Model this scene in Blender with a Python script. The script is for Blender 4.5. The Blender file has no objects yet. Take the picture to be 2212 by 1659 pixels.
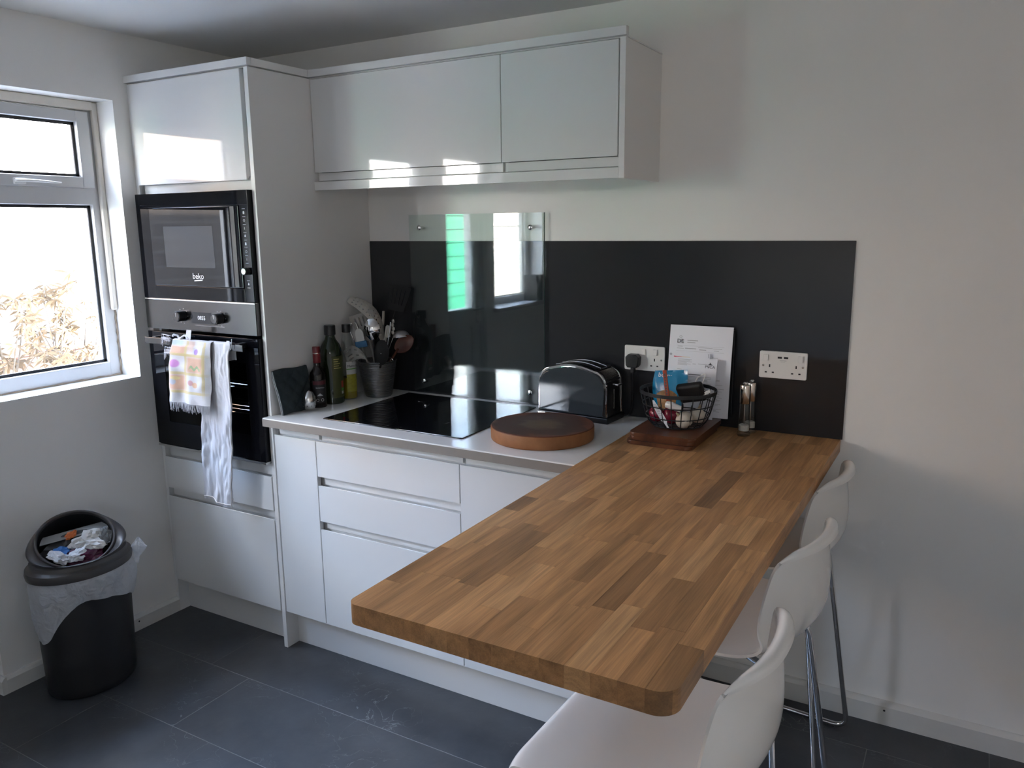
import bpy, bmesh, math, random
from mathutils import Vector, Matrix, noise
R = math.radians
PI = math.pi
random.seed(7)
scene = bpy.context.scene
COL = scene.collection

# ------------------------------------------------------------------ camera
cam_d = bpy.data.cameras.new('camera')
cam = bpy.data.objects.new('camera', cam_d)
COL.objects.link(cam)
cR = Vector((0.866887827, 0.498377822, -0.011182177))
cU = Vector((-0.086916574, 0.173196180, 0.981044643))
cF = Vector((-0.490867603, 0.849483743, -0.193458953))
M = Matrix((cR, cU, -cF)).transposed().to_4x4()
M.translation = Vector((2.80574663, -2.59619504, 1.57409248))
cam.matrix_world = M
cam_d.sensor_width = 36.0
cam_d.lens = 28.199
cam_d.clip_start = 0.02
scene.camera = cam

# ------------------------------------------------------------------ colour management
scene.view_settings.view_transform = 'Standard'
scene.view_settings.look = 'None'
scene.view_settings.gamma = 1.0
scene.view_settings.use_curve_mapping = False
scene.view_settings.exposure = 1.8
scene.cycles.use_denoising = True
scene.cycles.diffuse_bounces = 6
scene.cycles.glossy_bounces = 6
scene.cycles.transparent_max_bounces = 16
scene.cycles.transmission_bounces = 8
scene.cycles.max_bounces = 14
scene.cycles.sample_clamp_indirect = 8.0
scene.cycles.caustics_reflective = False
scene.cycles.caustics_refractive = False

# ------------------------------------------------------------------ world: bright hazy sky with clouds
SKY = 16.0
w = bpy.data.worlds.new('World')
scene.world = w
w.use_nodes = True
nt = w.node_tree
nt.nodes.clear()
def wn(t, **k):
    n = nt.nodes.new(t)
    for a, b in k.items():
        setattr(n, a, b)
    return n
tc = wn('ShaderNodeTexCoord')
sx = wn('ShaderNodeSeparateXYZ')
nt.links.new(tc.outputs['Generated'], sx.inputs[0])
ramp = wn('ShaderNodeValToRGB')
e = ramp.color_ramp.elements
e[0].position = 0.0; e[0].color = (1.0, 0.945, 0.865, 1)
e[1].position = 0.75; e[1].color = (0.27, 0.44, 0.76, 1)
m_ = e.new(0.13); m_.color = (0.87, 0.865, 0.845, 1)
m_ = e.new(0.28); m_.color = (0.42, 0.58, 0.84, 1)
nt.links.new(sx.outputs['Z'], ramp.inputs['Fac'])
cn = wn('ShaderNodeTexNoise')
cn.inputs['Scale'].default_value = 3.0
cn.inputs['Detail'].default_value = 5.0
mp = wn('ShaderNodeMapping'); mp.inputs['Scale'].default_value = (1, 1, 2.4)
nt.links.new(tc.outputs['Generated'], mp.inputs['Vector'])
nt.links.new(mp.outputs[0], cn.inputs['Vector'])
cr = wn('ShaderNodeValToRGB')
cr.color_ramp.elements[0].position = 0.50
cr.color_ramp.elements[1].position = 0.68
nt.links.new(cn.outputs['Fac'], cr.inputs['Fac'])
mx = wn('ShaderNodeMix', data_type='RGBA')
mx.inputs['B'].default_value = (0.97, 0.93, 0.87, 1)
nt.links.new(cr.outputs['Color'], mx.inputs['Factor'])
nt.links.new(ramp.outputs['Color'], mx.inputs['A'])
bg = wn('ShaderNodeBackground')
bg.inputs['Strength'].default_value = SKY
nt.links.new(mx.outputs['Result'], bg.inputs['Color'])
wo = wn('ShaderNodeOutputWorld')
nt.links.new(bg.outputs[0], wo.inputs['Surface'])

# ------------------------------------------------------------------ sun over the roof, lights the garden
sd = bpy.data.lights.new('sun', 'SUN')
sd.energy = 30.0
sd.color = (1.0, 0.90, 0.76)
sd.angle = R(1.0)
so = bpy.data.objects.new('sun', sd)
COL.objects.link(so)
so.rotation_euler = Vector((-0.93, -0.08, -0.345)).to_track_quat('-Z', 'Y').to_euler()
so.location = (9, 0, 6)

# ------------------------------------------------------------------ portals: help the sky light in through the openings
def portal(y0, y1, z0, z1, x):
    d = bpy.data.lights.new('portal', 'AREA')
    d.shape = 'RECTANGLE'; d.size = abs(y1 - y0); d.size_y = abs(z1 - z0)
    d.cycles.is_portal = True
    o = bpy.data.objects.new('window_portal', d)
    COL.objects.link(o)
    o.matrix_world = Matrix(((0, 0, -1, x), (1, 0, 0, (y0 + y1) / 2), (0, -1, 0, (z0 + z1) / 2), (0, 0, 0, 1)))
W1 = (-1.225, -0.647, 1.0123, 2.0425)
D1 = (-1.975, -1.300, 0.0, 2.06)
W2 = (-2.77, -2.08, 1.03, 2.0425)
portal(W1[0], W1[1], W1[2], W1[3], -0.20)
portal(-1.90, -1.37, 0.98, 1.97, -0.20)
portal(W2[0], W2[1], W2[2], W2[3], -0.20)

FILL_WIN = (2.95, 3.5, 1.88, 2.08)      # unseen opening added behind the camera as fill light
d = bpy.data.lights.new('portal', 'AREA'); d.shape = 'RECTANGLE'; d.size = FILL_WIN[1] - FILL_WIN[0]; d.size_y = FILL_WIN[3] - FILL_WIN[2]; d.cycles.is_portal = True
o = bpy.data.objects.new('window_portal', d); COL.objects.link(o)
o.matrix_world = Matrix(((-1, 0, 0, (FILL_WIN[0] + FILL_WIN[1]) / 2), (0, 0, -1, -4.72), (0, -1, 0, (FILL_WIN[2] + FILL_WIN[3]) / 2), (0, 0, 0, 1)))

# ================================================================== helpers
BASE = {}
class MB:
    def __init__(s):
        s.bm = bmesh.new()
        s.uv = s.bm.loops.layers.uv.new('UVMap')
        s.hard = False
    def box(s, x0, x1, y0, y1, z0, z1, bev=0.0, seg=2):
        vs = [s.bm.verts.new(p) for p in ((x0, y0, z0), (x1, y0, z0), (x1, y1, z0), (x0, y1, z0),
                                           (x0, y0, z1), (x1, y0, z1), (x1, y1, z1), (x0, y1, z1))]
        fs = [s.bm.faces.new([vs[i] for i in q]) for q in
              ((0, 3, 2, 1), (4, 5, 6, 7), (0, 1, 5, 4), (1, 2, 6, 5), (2, 3, 7, 6), (3, 0, 4, 7))]
        if bev > 0:
            s.hard = True
            es = list({ed for f in fs for ed in f.edges})
            bmesh.ops.bevel(s.bm, geom=es, offset=bev, segments=seg, profile=0.5, affect='EDGES')
        return s
    def obox(s, c, size, rot, bev=0.0, seg=2):
        n0 = set(s.bm.verts)
        a, b, d = size
        s.box(-a / 2, a / 2, -b / 2, b / 2, -d / 2, d / 2, bev, seg)
        new = [v for v in s.bm.verts if v not in n0]
        bmesh.ops.transform(s.bm, matrix=Matrix.Translation(c) @ rot.to_4x4(), verts=new)
        return s
    def prism(s, poly, z0, z1, fn=None, bev=0.0, seg=2):
        fn = fn or (lambda a, b, c: (a, b, c))
        lo = [s.bm.verts.new(fn(p[0], p[1], z0)) for p in poly]
        hi = [s.bm.verts.new(fn(p[0], p[1], z1)) for p in poly]
        n = len(poly)
        caps = [s.bm.faces.new(lo[::-1]), s.bm.faces.new(hi)]
        for i in range(n):
            s.bm.faces.new((lo[i], lo[(i + 1) % n], hi[(i + 1) % n], hi[i]))
        if bev > 0:
            s.hard = True
            es = list({ed for f in caps for ed in f.edges})
            bmesh.ops.bevel(s.bm, geom=es, offset=bev, segments=seg, profile=0.5, affect='EDGES')
        bmesh.ops.recalc_face_normals(s.bm, faces=s.bm.faces[:])
        return s
    def tube(s, path, r, seg=10, closed=False, caps=True, flat=None):
        pts = [Vector(p) for p in path]
        n = len(pts)
        rs = r if isinstance(r, (list, tuple)) else [r] * n
        def tan(i):
            if closed:
                return (pts[(i + 1) % n] - pts[i - 1]).normalized()
            if i == 0: return (pts[1] - pts[0]).normalized()
            if i == n - 1: return (pts[-1] - pts[-2]).normalized()
            return (pts[i + 1] - pts[i - 1]).normalized()
        t0 = tan(0)
        a = Vector((0, 0, 1)) if abs(t0.z) < 0.9 else Vector((1, 0, 0))
        u = t0.cross(a).normalized()
        rings = []
        for i in range(n):
            t = tan(i)
            u = (u - t * u.dot(t)).normalized()
            v = t.cross(u)
            fl = flat or 1.0
            rings.append([s.bm.verts.new(pts[i] + (u * math.cos(2 * PI * k / seg) + v * math.sin(2 * PI * k / seg) * fl) * rs[i]) for k in range(seg)])
        m = n if closed else n - 1
        for i in range(m):
            A, B = rings[i], rings[(i + 1) % n]
            for k in range(seg):
                s.bm.faces.new((A[k], A[(k + 1) % seg], B[(k + 1) % seg], B[k]))
        if caps and not closed:
            s.bm.faces.new(rings[0][::-1]); s.bm.faces.new(rings[-1])
        return s
    def lathe(s, prof, c=(0, 0, 0), seg=32, a_scale=(1, 1), mat=None):
        rings = []
        for (r, z) in prof:
            if r <= 1e-6:
                rings.append([s.bm.verts.new((c[0], c[1], c[2] + z))])
            else:
                rings.append([s.bm.verts.new((c[0] + r * a_scale[0] * math.cos(2 * PI * k / seg), c[1] + r * a_scale[1] * math.sin(2 * PI * k / seg), c[2] + z)) for k in range(seg)])
        for A, B in zip(rings, rings[1:]):
            if len(A) == 1 and len(B) == 1: continue
            for k in range(seg):
                k2 = (k + 1) % seg
                if len(A) == 1: s.bm.faces.new((A[0], B[k2], B[k]))
                elif len(B) == 1: s.bm.faces.new((A[k], A[k2], B[0]))
                else: s.bm.faces.new((A[k], A[k2], B[k2], B[k]))
        if mat is not None:
            vs = [v for r_ in rings for v in r_]
            bmesh.ops.transform(s.bm, matrix=mat, verts=vs)
        return s
    def grid(s, fn, nu, nv, closed_u=False):
        vs = [[s.bm.verts.new(fn(i / nu, j / nv)) for j in range(nv + 1)] for i in range(nu if closed_u else nu + 1)]
        for i in range(nu):
            i2 = (i + 1) % nu if closed_u else i + 1
            for j in range(nv):
                f = s.bm.faces.new((vs[i][j], vs[i2][j], vs[i2][j + 1], vs[i][j + 1]))
                for l, q in zip(f.loops, ((i, j), (i + 1, j), (i + 1, j + 1), (i, j + 1))):
                    l[s.uv].uv = (q[0] / nu, q[1] / nv)
        return s
    def solid(s, t):
        bmesh.ops.recalc_face_normals(s.bm, faces=s.bm.faces[:])
        bmesh.ops.solidify(s.bm, geom=s.bm.faces[:], thickness=t)
        return s
    def ico(s, c, r, sub=2, scale=(1, 1, 1), amp=0.0, freq=3.0, seed=0, rot=None):
        n0 = set(s.bm.verts)
        bmesh.ops.create_icosphere(s.bm, subdivisions=sub, radius=1.0)
        for v in [v for v in s.bm.verts if v not in n0]:
            p = v.co.copy()
            k = 1.0
            if amp:
                k += amp * noise.noise(p * freq + Vector((seed * 7.3, seed * 1.7, seed)))
            q = Vector((p.x * scale[0], p.y * scale[1], p.z * scale[2])) * r * k
            if rot is not None: q = rot @ q
            v.co = Vector(c) + q
        return s
    def xf(s, mat):
        bmesh.ops.transform(s.bm, matrix=mat, verts=s.bm.verts[:])
        return s
    def quad(s, pts):
        s.bm.faces.new([s.bm.verts.new(p) for p in pts])
        return s

def base_of(o):
    while o.parent: o = o.parent
    return BASE.get(o.name, Vector((0, 0, 0)))

def build(name, mb, m, parent=None, smooth=True, loc=None, ang=35, recalc=True):
    if recalc: bmesh.ops.recalc_face_normals(mb.bm, faces=mb.bm.faces[:])
    me = bpy.data.meshes.new(name)
    sh = base_of(parent) if parent else Vector(loc or (0, 0, 0))
    for v in mb.bm.verts: v.co -= sh
    hard = mb.hard
    mb.bm.to_mesh(me); mb.bm.free()
    if smooth:
        for p in me.polygons: p.use_smooth = True
        me.set_sharp_from_angle(angle=R(ang))
    if m: me.materials.append(m)
    o = bpy.data.objects.new(name, me)
    COL.objects.link(o)
    if smooth and hard:
        wm = o.modifiers.new('weighted_normal', 'WEIGHTED_NORMAL'); wm.weight = 100; wm.keep_sharp = True; wm.mode = 'FACE_AREA'
    if parent: o.parent = parent
    else:
        o.location = sh; BASE[o.name] = sh
    return o

def tag(o, label, cat, group=None, kind=None):
    o['label'] = label; o['category'] = cat
    if group: o['group'] = group
    if kind: o['kind'] = kind
    return o

def thing(name, label, cat, loc=(0, 0, 0), group=None, local=False):
    o = bpy.data.objects.new(name, None)
    o.empty_display_size = 0.05
    COL.objects.link(o)
    o.location = loc
    BASE[o.name] = Vector((0, 0, 0)) if local else Vector(loc)
    return tag(o, label, cat, group)

def struct(name, mb, m, parent=None, **k):
    o = build(name, mb, m, parent, **k)
    o['kind'] = 'structure'
    return o

def dup(root, loc, rotz=0.0, label=None, group=None):
    r = root.copy(); COL.objects.link(r)
    r.location = loc; r.rotation_euler = (0, 0, rotz)
    if label: r['label'] = label
    if group: r['group'] = group
    for ch in list(root.children):
        c = ch.copy(); COL.objects.link(c); c.parent = r
        for g in list(ch.children):
            d = g.copy(); COL.objects.link(d); d.parent = c
    return r

def text(name, body, size, loc, m, parent, rot=(PI / 2, 0, 0), align='CENTER', depth=0.0002, sx=1.0):
    cu = bpy.data.curves.new(name, 'FONT')
    cu.body = body; cu.size = size; cu.align_x = align; cu.align_y = 'CENTER'; cu.extrude = depth
    cu.resolution_u = 3
    cu.materials.append(m)
    o = bpy.data.objects.new(name, cu)
    COL.objects.link(o)
    me = bpy.data.meshes.new_from_object(o, depsgraph=bpy.context.evaluated_depsgraph_get())
    bpy.data.objects.remove(o); bpy.data.curves.remove(cu)
    if not me.materials: me.materials.append(m)
    o = bpy.data.objects.new(name, me); COL.objects.link(o)
    o.location = Vector(loc) - base_of(parent); o.rotation_euler = rot; o.scale = (sx, 1, 1)
    o.parent = parent
    return o
def stuff(o):
    o['kind'] = 'stuff'; return o

def arc(c, r, a0, a1, n):
    return [(c[0] + r * math.cos(a0 + (a1 - a0) * i / n), c[1] + r * math.sin(a0 + (a1 - a0) * i / n)) for i in range(n + 1)]

def rrect(x0, x1, y0, y1, r, n=6):
    return (arc((x1 - r, y1 - r), r, 0, PI / 2, n) + arc((x0 + r, y1 - r), r, PI / 2, PI, n) +
            arc((x0 + r, y0 + r), r, PI, 1.5 * PI, n) + arc((x1 - r, y0 + r), r, 1.5 * PI, 2 * PI, n))

def fillet(pts, r, n=6):
    P = [Vector(p) for p in pts]
    out = [P[0]]
    for i in range(1, len(P) - 1):
        a, b, c = P[i - 1], P[i], P[i + 1]
        u, v = (a - b).normalized(), (c - b).normalized()
        an = u.angle(v)
        d = min(r / math.tan(an / 2), (a - b).length * 0.49, (c - b).length * 0.49)
        p0, p1 = b + u * d, b + v * d
        for k in range(n + 1):
            t = k / n
            out.append(p0 * (1 - t) ** 2 + b * 2 * t * (1 - t) + p1 * t ** 2)
    out.append(P[-1])
    return out

def sm(t): return t * t * (3 - 2 * t)
def lerp(a, b, t): return a + (b - a) * t
def interp(xs, ys, x):
    if x <= xs[0]: return ys[0]
    for i in range(len(xs) - 1):
        if x <= xs[i + 1]:
            return lerp(ys[i], ys[i + 1], (x - xs[i]) / (xs[i + 1] - xs[i]))
    return ys[-1]

# ================================================================== materials
MT = {}
def nodes(name):
    m = bpy.data.materials.new(name); m.use_nodes = True
    t = m.node_tree
    return m, t, t.nodes['Principled BSDF'], t.nodes['Material Output']
def setp(b, **k):
    names = dict(col='Base Color', rough='Roughness', metal='Metallic', ior='IOR', spec='Specular IOR Level', alpha='Alpha',
                 trans='Transmission Weight', coat='Coat Weight', coatr='Coat Roughness', sub='Subsurface Weight', sheen='Sheen Weight')
    for a, v in k.items():
        i = b.inputs[names[a]]
        i.default_value = (*v, 1) if a == 'col' else v
def mat(name, col, rough=0.5, metal=0.0, bump=0.0, bscale=200.0, var=0.0, vscale=8.0, **k):
    m, t, b, o = nodes(name)
    setp(b, col=col, rough=rough, metal=metal, **k)
    if bump or var:
        c = t.nodes.new('ShaderNodeTexCoord')
    if var:
        n = t.nodes.new('ShaderNodeTexNoise'); n.inputs['Scale'].default_value = vscale; n.inputs['Detail'].default_value = 5
        t.links.new(c.outputs['Object'], n.inputs['Vector'])
        x = t.nodes.new('ShaderNodeMix'); x.data_type = 'RGBA'
        x.inputs['A'].default_value = (*[v * (1 - var) for v in col], 1)
        x.inputs['B'].default_value = (*[min(1, v * (1 + var)) for v in col], 1)
        t.links.new(n.outputs['Fac'], x.inputs['Factor'])
        t.links.new(x.outputs['Result'], b.inputs['Base Color'])
    if bump:
        n = t.nodes.new('ShaderNodeTexNoise'); n.inputs['Scale'].default_value = bscale; n.inputs['Detail'].default_value = 4
        t.links.new(c.outputs['Object'], n.inputs['Vector'])
        q = t.nodes.new('ShaderNodeBump'); q.inputs['Strength'].default_value = bump; q.inputs['Distance'].default_value = 0.002
        t.links.new(n.outputs['Fac'], q.inputs['Height'])
        t.links.new(q.outputs['Normal'], b.inputs['Normal'])
    MT[name] = m
    return m
def thin_glass(name, tint=(1, 1, 1), ior=1.5, rough=0.0, boost=1.0):
    m = bpy.data.materials.new(name); m.use_nodes = True
    t = m.node_tree; t.nodes.clear()
    o = t.nodes.new('ShaderNodeOutputMaterial'); mi = t.nodes.new('ShaderNodeMixShader')
    tr = t.nodes.new('ShaderNodeBsdfTransparent'); tr.inputs[0].default_value = (*tint, 1)
    gl = t.nodes.new('ShaderNodeBsdfGlossy'); gl.inputs['Roughness'].default_value = rough
    fr = t.nodes.new('ShaderNodeFresnel'); gm = t.nodes.new('ShaderNodeNewGeometry'); im = t.nodes.new('ShaderNodeMix')
    im.inputs['A'].default_value = ior; im.inputs['B'].default_value = 1.0 / ior
    t.links.new(gm.outputs['Backfacing'], im.inputs['Factor']); t.links.new(im.outputs['Result'], fr.inputs['IOR'])
    if boost != 1.0:
        mu = t.nodes.new('ShaderNodeMath'); mu.operation = 'MULTIPLY'; mu.use_clamp = True; mu.inputs[1].default_value = boost
        t.links.new(fr.outputs[0], mu.inputs[0]); t.links.new(mu.outputs[0], mi.inputs[0])
    else:
        t.links.new(fr.outputs[0], mi.inputs[0])
    t.links.new(tr.outputs[0], mi.inputs[1]); t.links.new(gl.outputs[0], mi.inputs[2]); t.links.new(mi.outputs[0], o.inputs[0])
    MT[name] = m
    return m

wall_m = mat('wall_paint', (0.82, 0.81, 0.785), 0.55, bump=0.15, bscale=260, var=0.015, vscale=2.5, spec=0.35)
ceil_m = mat('ceiling_paint', (0.72, 0.71, 0.69), 0.7, bump=0.1, bscale=200)
skirt_m = mat('skirting_paint', (0.66, 0.655, 0.63), 0.4, var=0.04, vscale=20)
gloss_m = mat('gloss_white_lacquer', (0.69, 0.69, 0.68), 0.04, spec=0.5)
carc_m = mat('white_carcass', (0.72, 0.72, 0.71), 0.3)
panel_m = mat('cabinet_side_panel', (0.74, 0.73, 0.715), 0.28, bump=0.03, bscale=120)
quartz_m = mat('white_worktop', (0.80, 0.80, 0.79), 0.09, var=0.01, vscale=60)
edge_m = mat('worktop_edge_band', (0.24, 0.21, 0.185), 0.45, var=0.08, vscale=40)
splash_m = mat('splashback_dark_grey', (0.022, 0.0225, 0.025), 0.05, spec=0.5)
black_glass = mat('black_glass', (0.004, 0.004, 0.005), 0.025, spec=0.5)
black_bezel = mat('black_bezel_glass', (0.003, 0.003, 0.004), 0.05, spec=0.22)
hob_m = mat('hob_glass', (0.003, 0.003, 0.004), 0.02, spec=0.5)
blk_plastic = mat('black_plastic', (0.012, 0.012, 0.013), 0.35)
blk_matte = mat('black_matte', (0.01, 0.01, 0.011), 0.6)
dark_cav = mat('dark_cavity', (0.006, 0.006, 0.006), 0.6)
steel_m = mat('steel', (0.62, 0.61, 0.59), 0.22, 1.0)
brushed = mat('brushed_dark_steel', (0.105, 0.102, 0.10), 0.20, 1.0, bump=0.02, bscale=300)
chrome = mat('chrome', (0.80, 0.80, 0.80), 0.06, 1.0)
upvc_m = mat('white_upvc', (0.55, 0.55, 0.555), 0.3)
gasket = mat('rubber_gasket', (0.012, 0.012, 0.014), 0.5)
sock_m = mat('white_plastic', (0.76, 0.75, 0.73), 0.3)
shell_m = mat('stool_shell', (0.76, 0.75, 0.725), 0.09, spec=0.5)
print_m = mat('print_white', (0.75, 0.75, 0.75), 0.5)
print_dk = mat('print_dark', (0.08, 0.08, 0.09), 0.6)
print_gr = mat('print_grey', (0.42, 0.42, 0.44), 0.6)
paper_m = mat('paper', (0.80, 0.81, 0.86), 0.7)
glass_win = thin_glass('window_glass')
glass_sheet = thin_glass('glass_sheet', (0.93, 0.965, 0.95), 1.5)
clear_glass = thin_glass('clear_glass', (0.93, 0.94, 0.93), 1.45)
oven_glass = thin_glass('oven_glass', (0.55, 0.55, 0.55), 1.3)

# floor tile
def floor_mat():
    m, t, b, o = nodes('slate_tile')
    c = t.nodes.new('ShaderNodeTexCoord')
    n1 = t.nodes.new('ShaderNodeTexNoise'); n1.inputs['Scale'].default_value = 3.5; n1.inputs['Detail'].default_value = 8; n1.inputs['Roughness'].default_value = 0.65
    n2 = t.nodes.new('ShaderNodeTexNoise'); n2.inputs['Scale'].default_value = 9; n2.inputs['Detail'].default_value = 10; n2.inputs['Distortion'].default_value = 1.2
    t.links.new(c.outputs['Object'], n1.inputs['Vector']); t.links.new(c.outputs['Object'], n2.inputs['Vector'])
    r = t.nodes.new('ShaderNodeValToRGB')
    r.color_ramp.elements[0].position = 0.32; r.color_ramp.elements[0].color = (0.034, 0.035, 0.039, 1)
    r.color_ramp.elements[1].position = 0.72; r.color_ramp.elements[1].color = (0.068, 0.070, 0.077, 1)
    t.links.new(n1.outputs['Fac'], r.inputs['Fac'])
    # light scratches and veins
    r2 = t.nodes.new('ShaderNodeValToRGB')
    e = r2.color_ramp.elements
    e[0].position = 0.492; e[0].color = (0, 0, 0, 1); e[1].position = 0.508; e[1].color = (0, 0, 0, 1)
    k = e.new(0.5); k.color = (1, 1, 1, 1)
    t.links.new(n2.outputs['Fac'], r2.inputs['Fac'])
    n3 = t.nodes.new('ShaderNodeTexNoise'); n3.inputs['Scale'].default_value = 2.2
    t.links.new(c.outputs['Object'], n3.inputs['Vector'])
    r3 = t.nodes.new('ShaderNodeValToRGB'); r3.color_ramp.elements[0].position = 0.46; r3.color_ramp.elements[1].position = 0.62
    t.links.new(n3.outputs['Fac'], r3.inputs['Fac'])
    mu = t.nodes.new('ShaderNodeMath'); mu.operation = 'MULTIPLY'
    t.links.new(r2.outputs['Color'], mu.inputs[0]); t.links.new(r3.outputs['Color'], mu.inputs[1])
    mu2 = t.nodes.new('ShaderNodeMath'); mu2.operation = 'MULTIPLY'; mu2.inputs[1].default_value = 0.9
    t.links.new(mu.outputs[0], mu2.inputs[0])
    x = t.nodes.new('ShaderNodeMix'); x.data_type = 'RGBA'
    x.inputs['B'].default_value = (0.24, 0.24, 0.25, 1)
    t.links.new(mu2.outputs[0], x.inputs['Factor']); t.links.new(r.outputs['Color'], x.inputs['A'])
    t.links.new(x.outputs['Result'], b.inputs['Base Color'])
    setp(b, rough=0.36, spec=0.45)
    bp = t.nodes.new('ShaderNodeBump'); bp.inputs['Strength'].default_value = 0.25; bp.inputs['Distance'].default_value = 0.004
    t.links.new(n2.outputs['Fac'], bp.inputs['Height']); t.links.new(bp.outputs['Normal'], b.inputs['Normal'])
    return m
tile_m = floor_mat()
grout_m = mat('tile_joint', (0.15, 0.145, 0.14), 0.7)

# oak stave
def oak_mat(name, end=False):
    m, t, b, o = nodes(name)
    c = t.nodes.new('ShaderNodeTexCoord')
    oi = t.nodes.new('ShaderNodeObjectInfo')
    ad = t.nodes.new('ShaderNodeVectorMath'); ad.operation = 'ADD'
    mm = t.nodes.new('ShaderNodeMath'); mm.operation = 'MULTIPLY'; mm.inputs[1].default_value = 40.0
    t.links.new(oi.outputs['Random'], mm.inputs[0])
    cx = t.nodes.new('ShaderNodeCombineXYZ')
    t.links.new(mm.outputs[0], cx.inputs['X']); t.links.new(mm.outputs[0], cx.inputs['Y']); t.links.new(mm.outputs[0], cx.inputs['Z'])
    t.links.new(c.outputs['Object'], ad.inputs[0]); t.links.new(cx.outputs[0], ad.inputs[1])
    # cathedral grain: distorted rings stretched along Y
    mp = t.nodes.new('ShaderNodeMapping'); mp.inputs['Scale'].default_value = (14, 1.1, 14)
    t.links.new(ad.outputs[0], mp.inputs['Vector'])
    n0 = t.nodes.new('ShaderNodeTexNoise'); n0.inputs['Scale'].default_value = 1.0; n0.inputs['Detail'].default_value = 3
    t.links.new(mp.outputs[0], n0.inputs['Vector'])
    w1 = t.nodes.new('ShaderNodeMath'); w1.operation = 'MULTIPLY'; w1.inputs[1].default_value = 60.0
    t.links.new(n0.outputs['Fac'], w1.inputs[0])
    w2 = t.nodes.new('ShaderNodeMath'); w2.operation = 'SINE'
    t.links.new(w1.outputs[0], w2.inputs[0])
    # fine fibres
    mp2 = t.nodes.new('ShaderNodeMapping'); mp2.inputs['Scale'].default_value = (420, 9, 420)
    t.links.new(ad.outputs[0], mp2.inputs['Vector'])
    n1 = t.nodes.new('ShaderNodeTexNoise'); n1.inputs['Scale'].default_value = 1.0; n1.inputs['Detail'].default_value = 6
    t.links.new(mp2.outputs[0], n1.inputs['Vector'])
    mp3 = t.nodes.new('ShaderNodeMapping'); mp3.inputs['Scale'].default_value = (40, 3, 40)
    t.links.new(ad.outputs[0], mp3.inputs['Vector'])
    n2 = t.nodes.new('ShaderNodeTexNoise'); n2.inputs['Scale'].default_value = 1.0; n2.inputs['Detail'].default_value = 4
    t.links.new(mp3.outputs[0], n2.inputs['Vector'])
    tone = t.nodes.new('ShaderNodeValToRGB')
    tone.color_ramp.interpolation = 'LINEAR'
    e = tone.color_ramp.elements
    e[0].position = 0.0; e[0].color = (0.285, 0.150, 0.063, 1)
    e[1].position = 1.0; e[1].color = (0.62, 0.36, 0.165, 1)
    for p, cc in ((0.10, (0.39, 0.205, 0.086)), (0.30, (0.465, 0.248, 0.105)), (0.82, (0.52, 0.285, 0.124))):
        k = e.new(p); k.color = (*cc, 1)
    t.links.new(oi.outputs['Random'], tone.inputs['Fac'])
    hs = t.nodes.new('ShaderNodeHueSaturation')
    # value = 1 + a*sin + b*(fibre) + c*(broad)
    def ma(op, x, y):
        n = t.nodes.new('ShaderNodeMath'); n.operation = op
        for i, q in enumerate((x, y)):
            if isinstance(q, (int, float)): n.inputs[i].default_value = q
            else: t.links.new(q, n.inputs[i])
        return n.outputs[0]
    v = ma('ADD', ma('MULTIPLY', w2.outputs[0], 0.085), 1.0)
    v = ma('ADD', v, ma('MULTIPLY', ma('SUBTRACT', n1.outputs['Fac'], 0.5), 0.8))
    v = ma('ADD', v, ma('MULTIPLY', ma('SUBTRACT', n2.outputs['Fac'], 0.5), 1.1))
    ge = t.nodes.new('ShaderNodeNewGeometry'); sn = t.nodes.new('ShaderNodeSeparateXYZ'); t.links.new(ge.outputs['True Normal'], sn.inputs[0])
    endg = ma('GREATER_THAN', ma('ABSOLUTE', sn.outputs['Y'], 0.0), 0.6)
    v = ma('MULTIPLY', v, ma('SUBTRACT', 1.0, ma('MULTIPLY', endg, 0.38)))      # oiled end grain is darker
    t.links.new(v, hs.inputs['Value'])
    t.links.new(tone.outputs['Color'], hs.inputs['Color'])
    t.links.new(hs.outputs['Color'], b.inputs['Base Color'])
    setp(b, rough=0.42, spec=0.4)
    bp = t.nodes.new('ShaderNodeBump'); bp.inputs['Strength'].default_value = 0.12; bp.inputs['Distance'].default_value = 0.001
    t.links.new(n1.outputs['Fac'], bp.inputs['Height']); t.links.new(bp.outputs['Normal'], b.inputs['Normal'])
    return m
oak_m = oak_mat('oiled_oak')

def wood(name, c0, c1, scale=(6, 60, 60), rough=0.4, sc=1.0):
    m, t, b, o = nodes(name)
    c = t.nodes.new('ShaderNodeTexCoord'); mp = t.nodes.new('ShaderNodeMapping'); mp.inputs['Scale'].default_value = scale
    n = t.nodes.new('ShaderNodeTexNoise'); n.inputs['Scale'].default_value = sc; n.inputs['Detail'].default_value = 6
    t.links.new(c.outputs['Object'], mp.inputs['Vector']); t.links.new(mp.outputs[0], n.inputs['Vector'])
    r = t.nodes.new('ShaderNodeValToRGB'); r.color_ramp.elements[0].position = 0.3; r.color_ramp.elements[1].position = 0.72
    r.color_ramp.elements[0].color = (*c0, 1); r.color_ramp.elements[1].color = (*c1, 1)
    t.links.new(n.outputs['Fac'], r.inputs['Fac']); t.links.new(r.outputs['Color'], b.inputs['Base Color'])
    setp(b, rough=rough, spec=0.4)
    return m

# ================================================================== room shell
CZ = 2.2841
XR, YF = 3.6, -4.6
WT = 0.18
b = MB()
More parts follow.
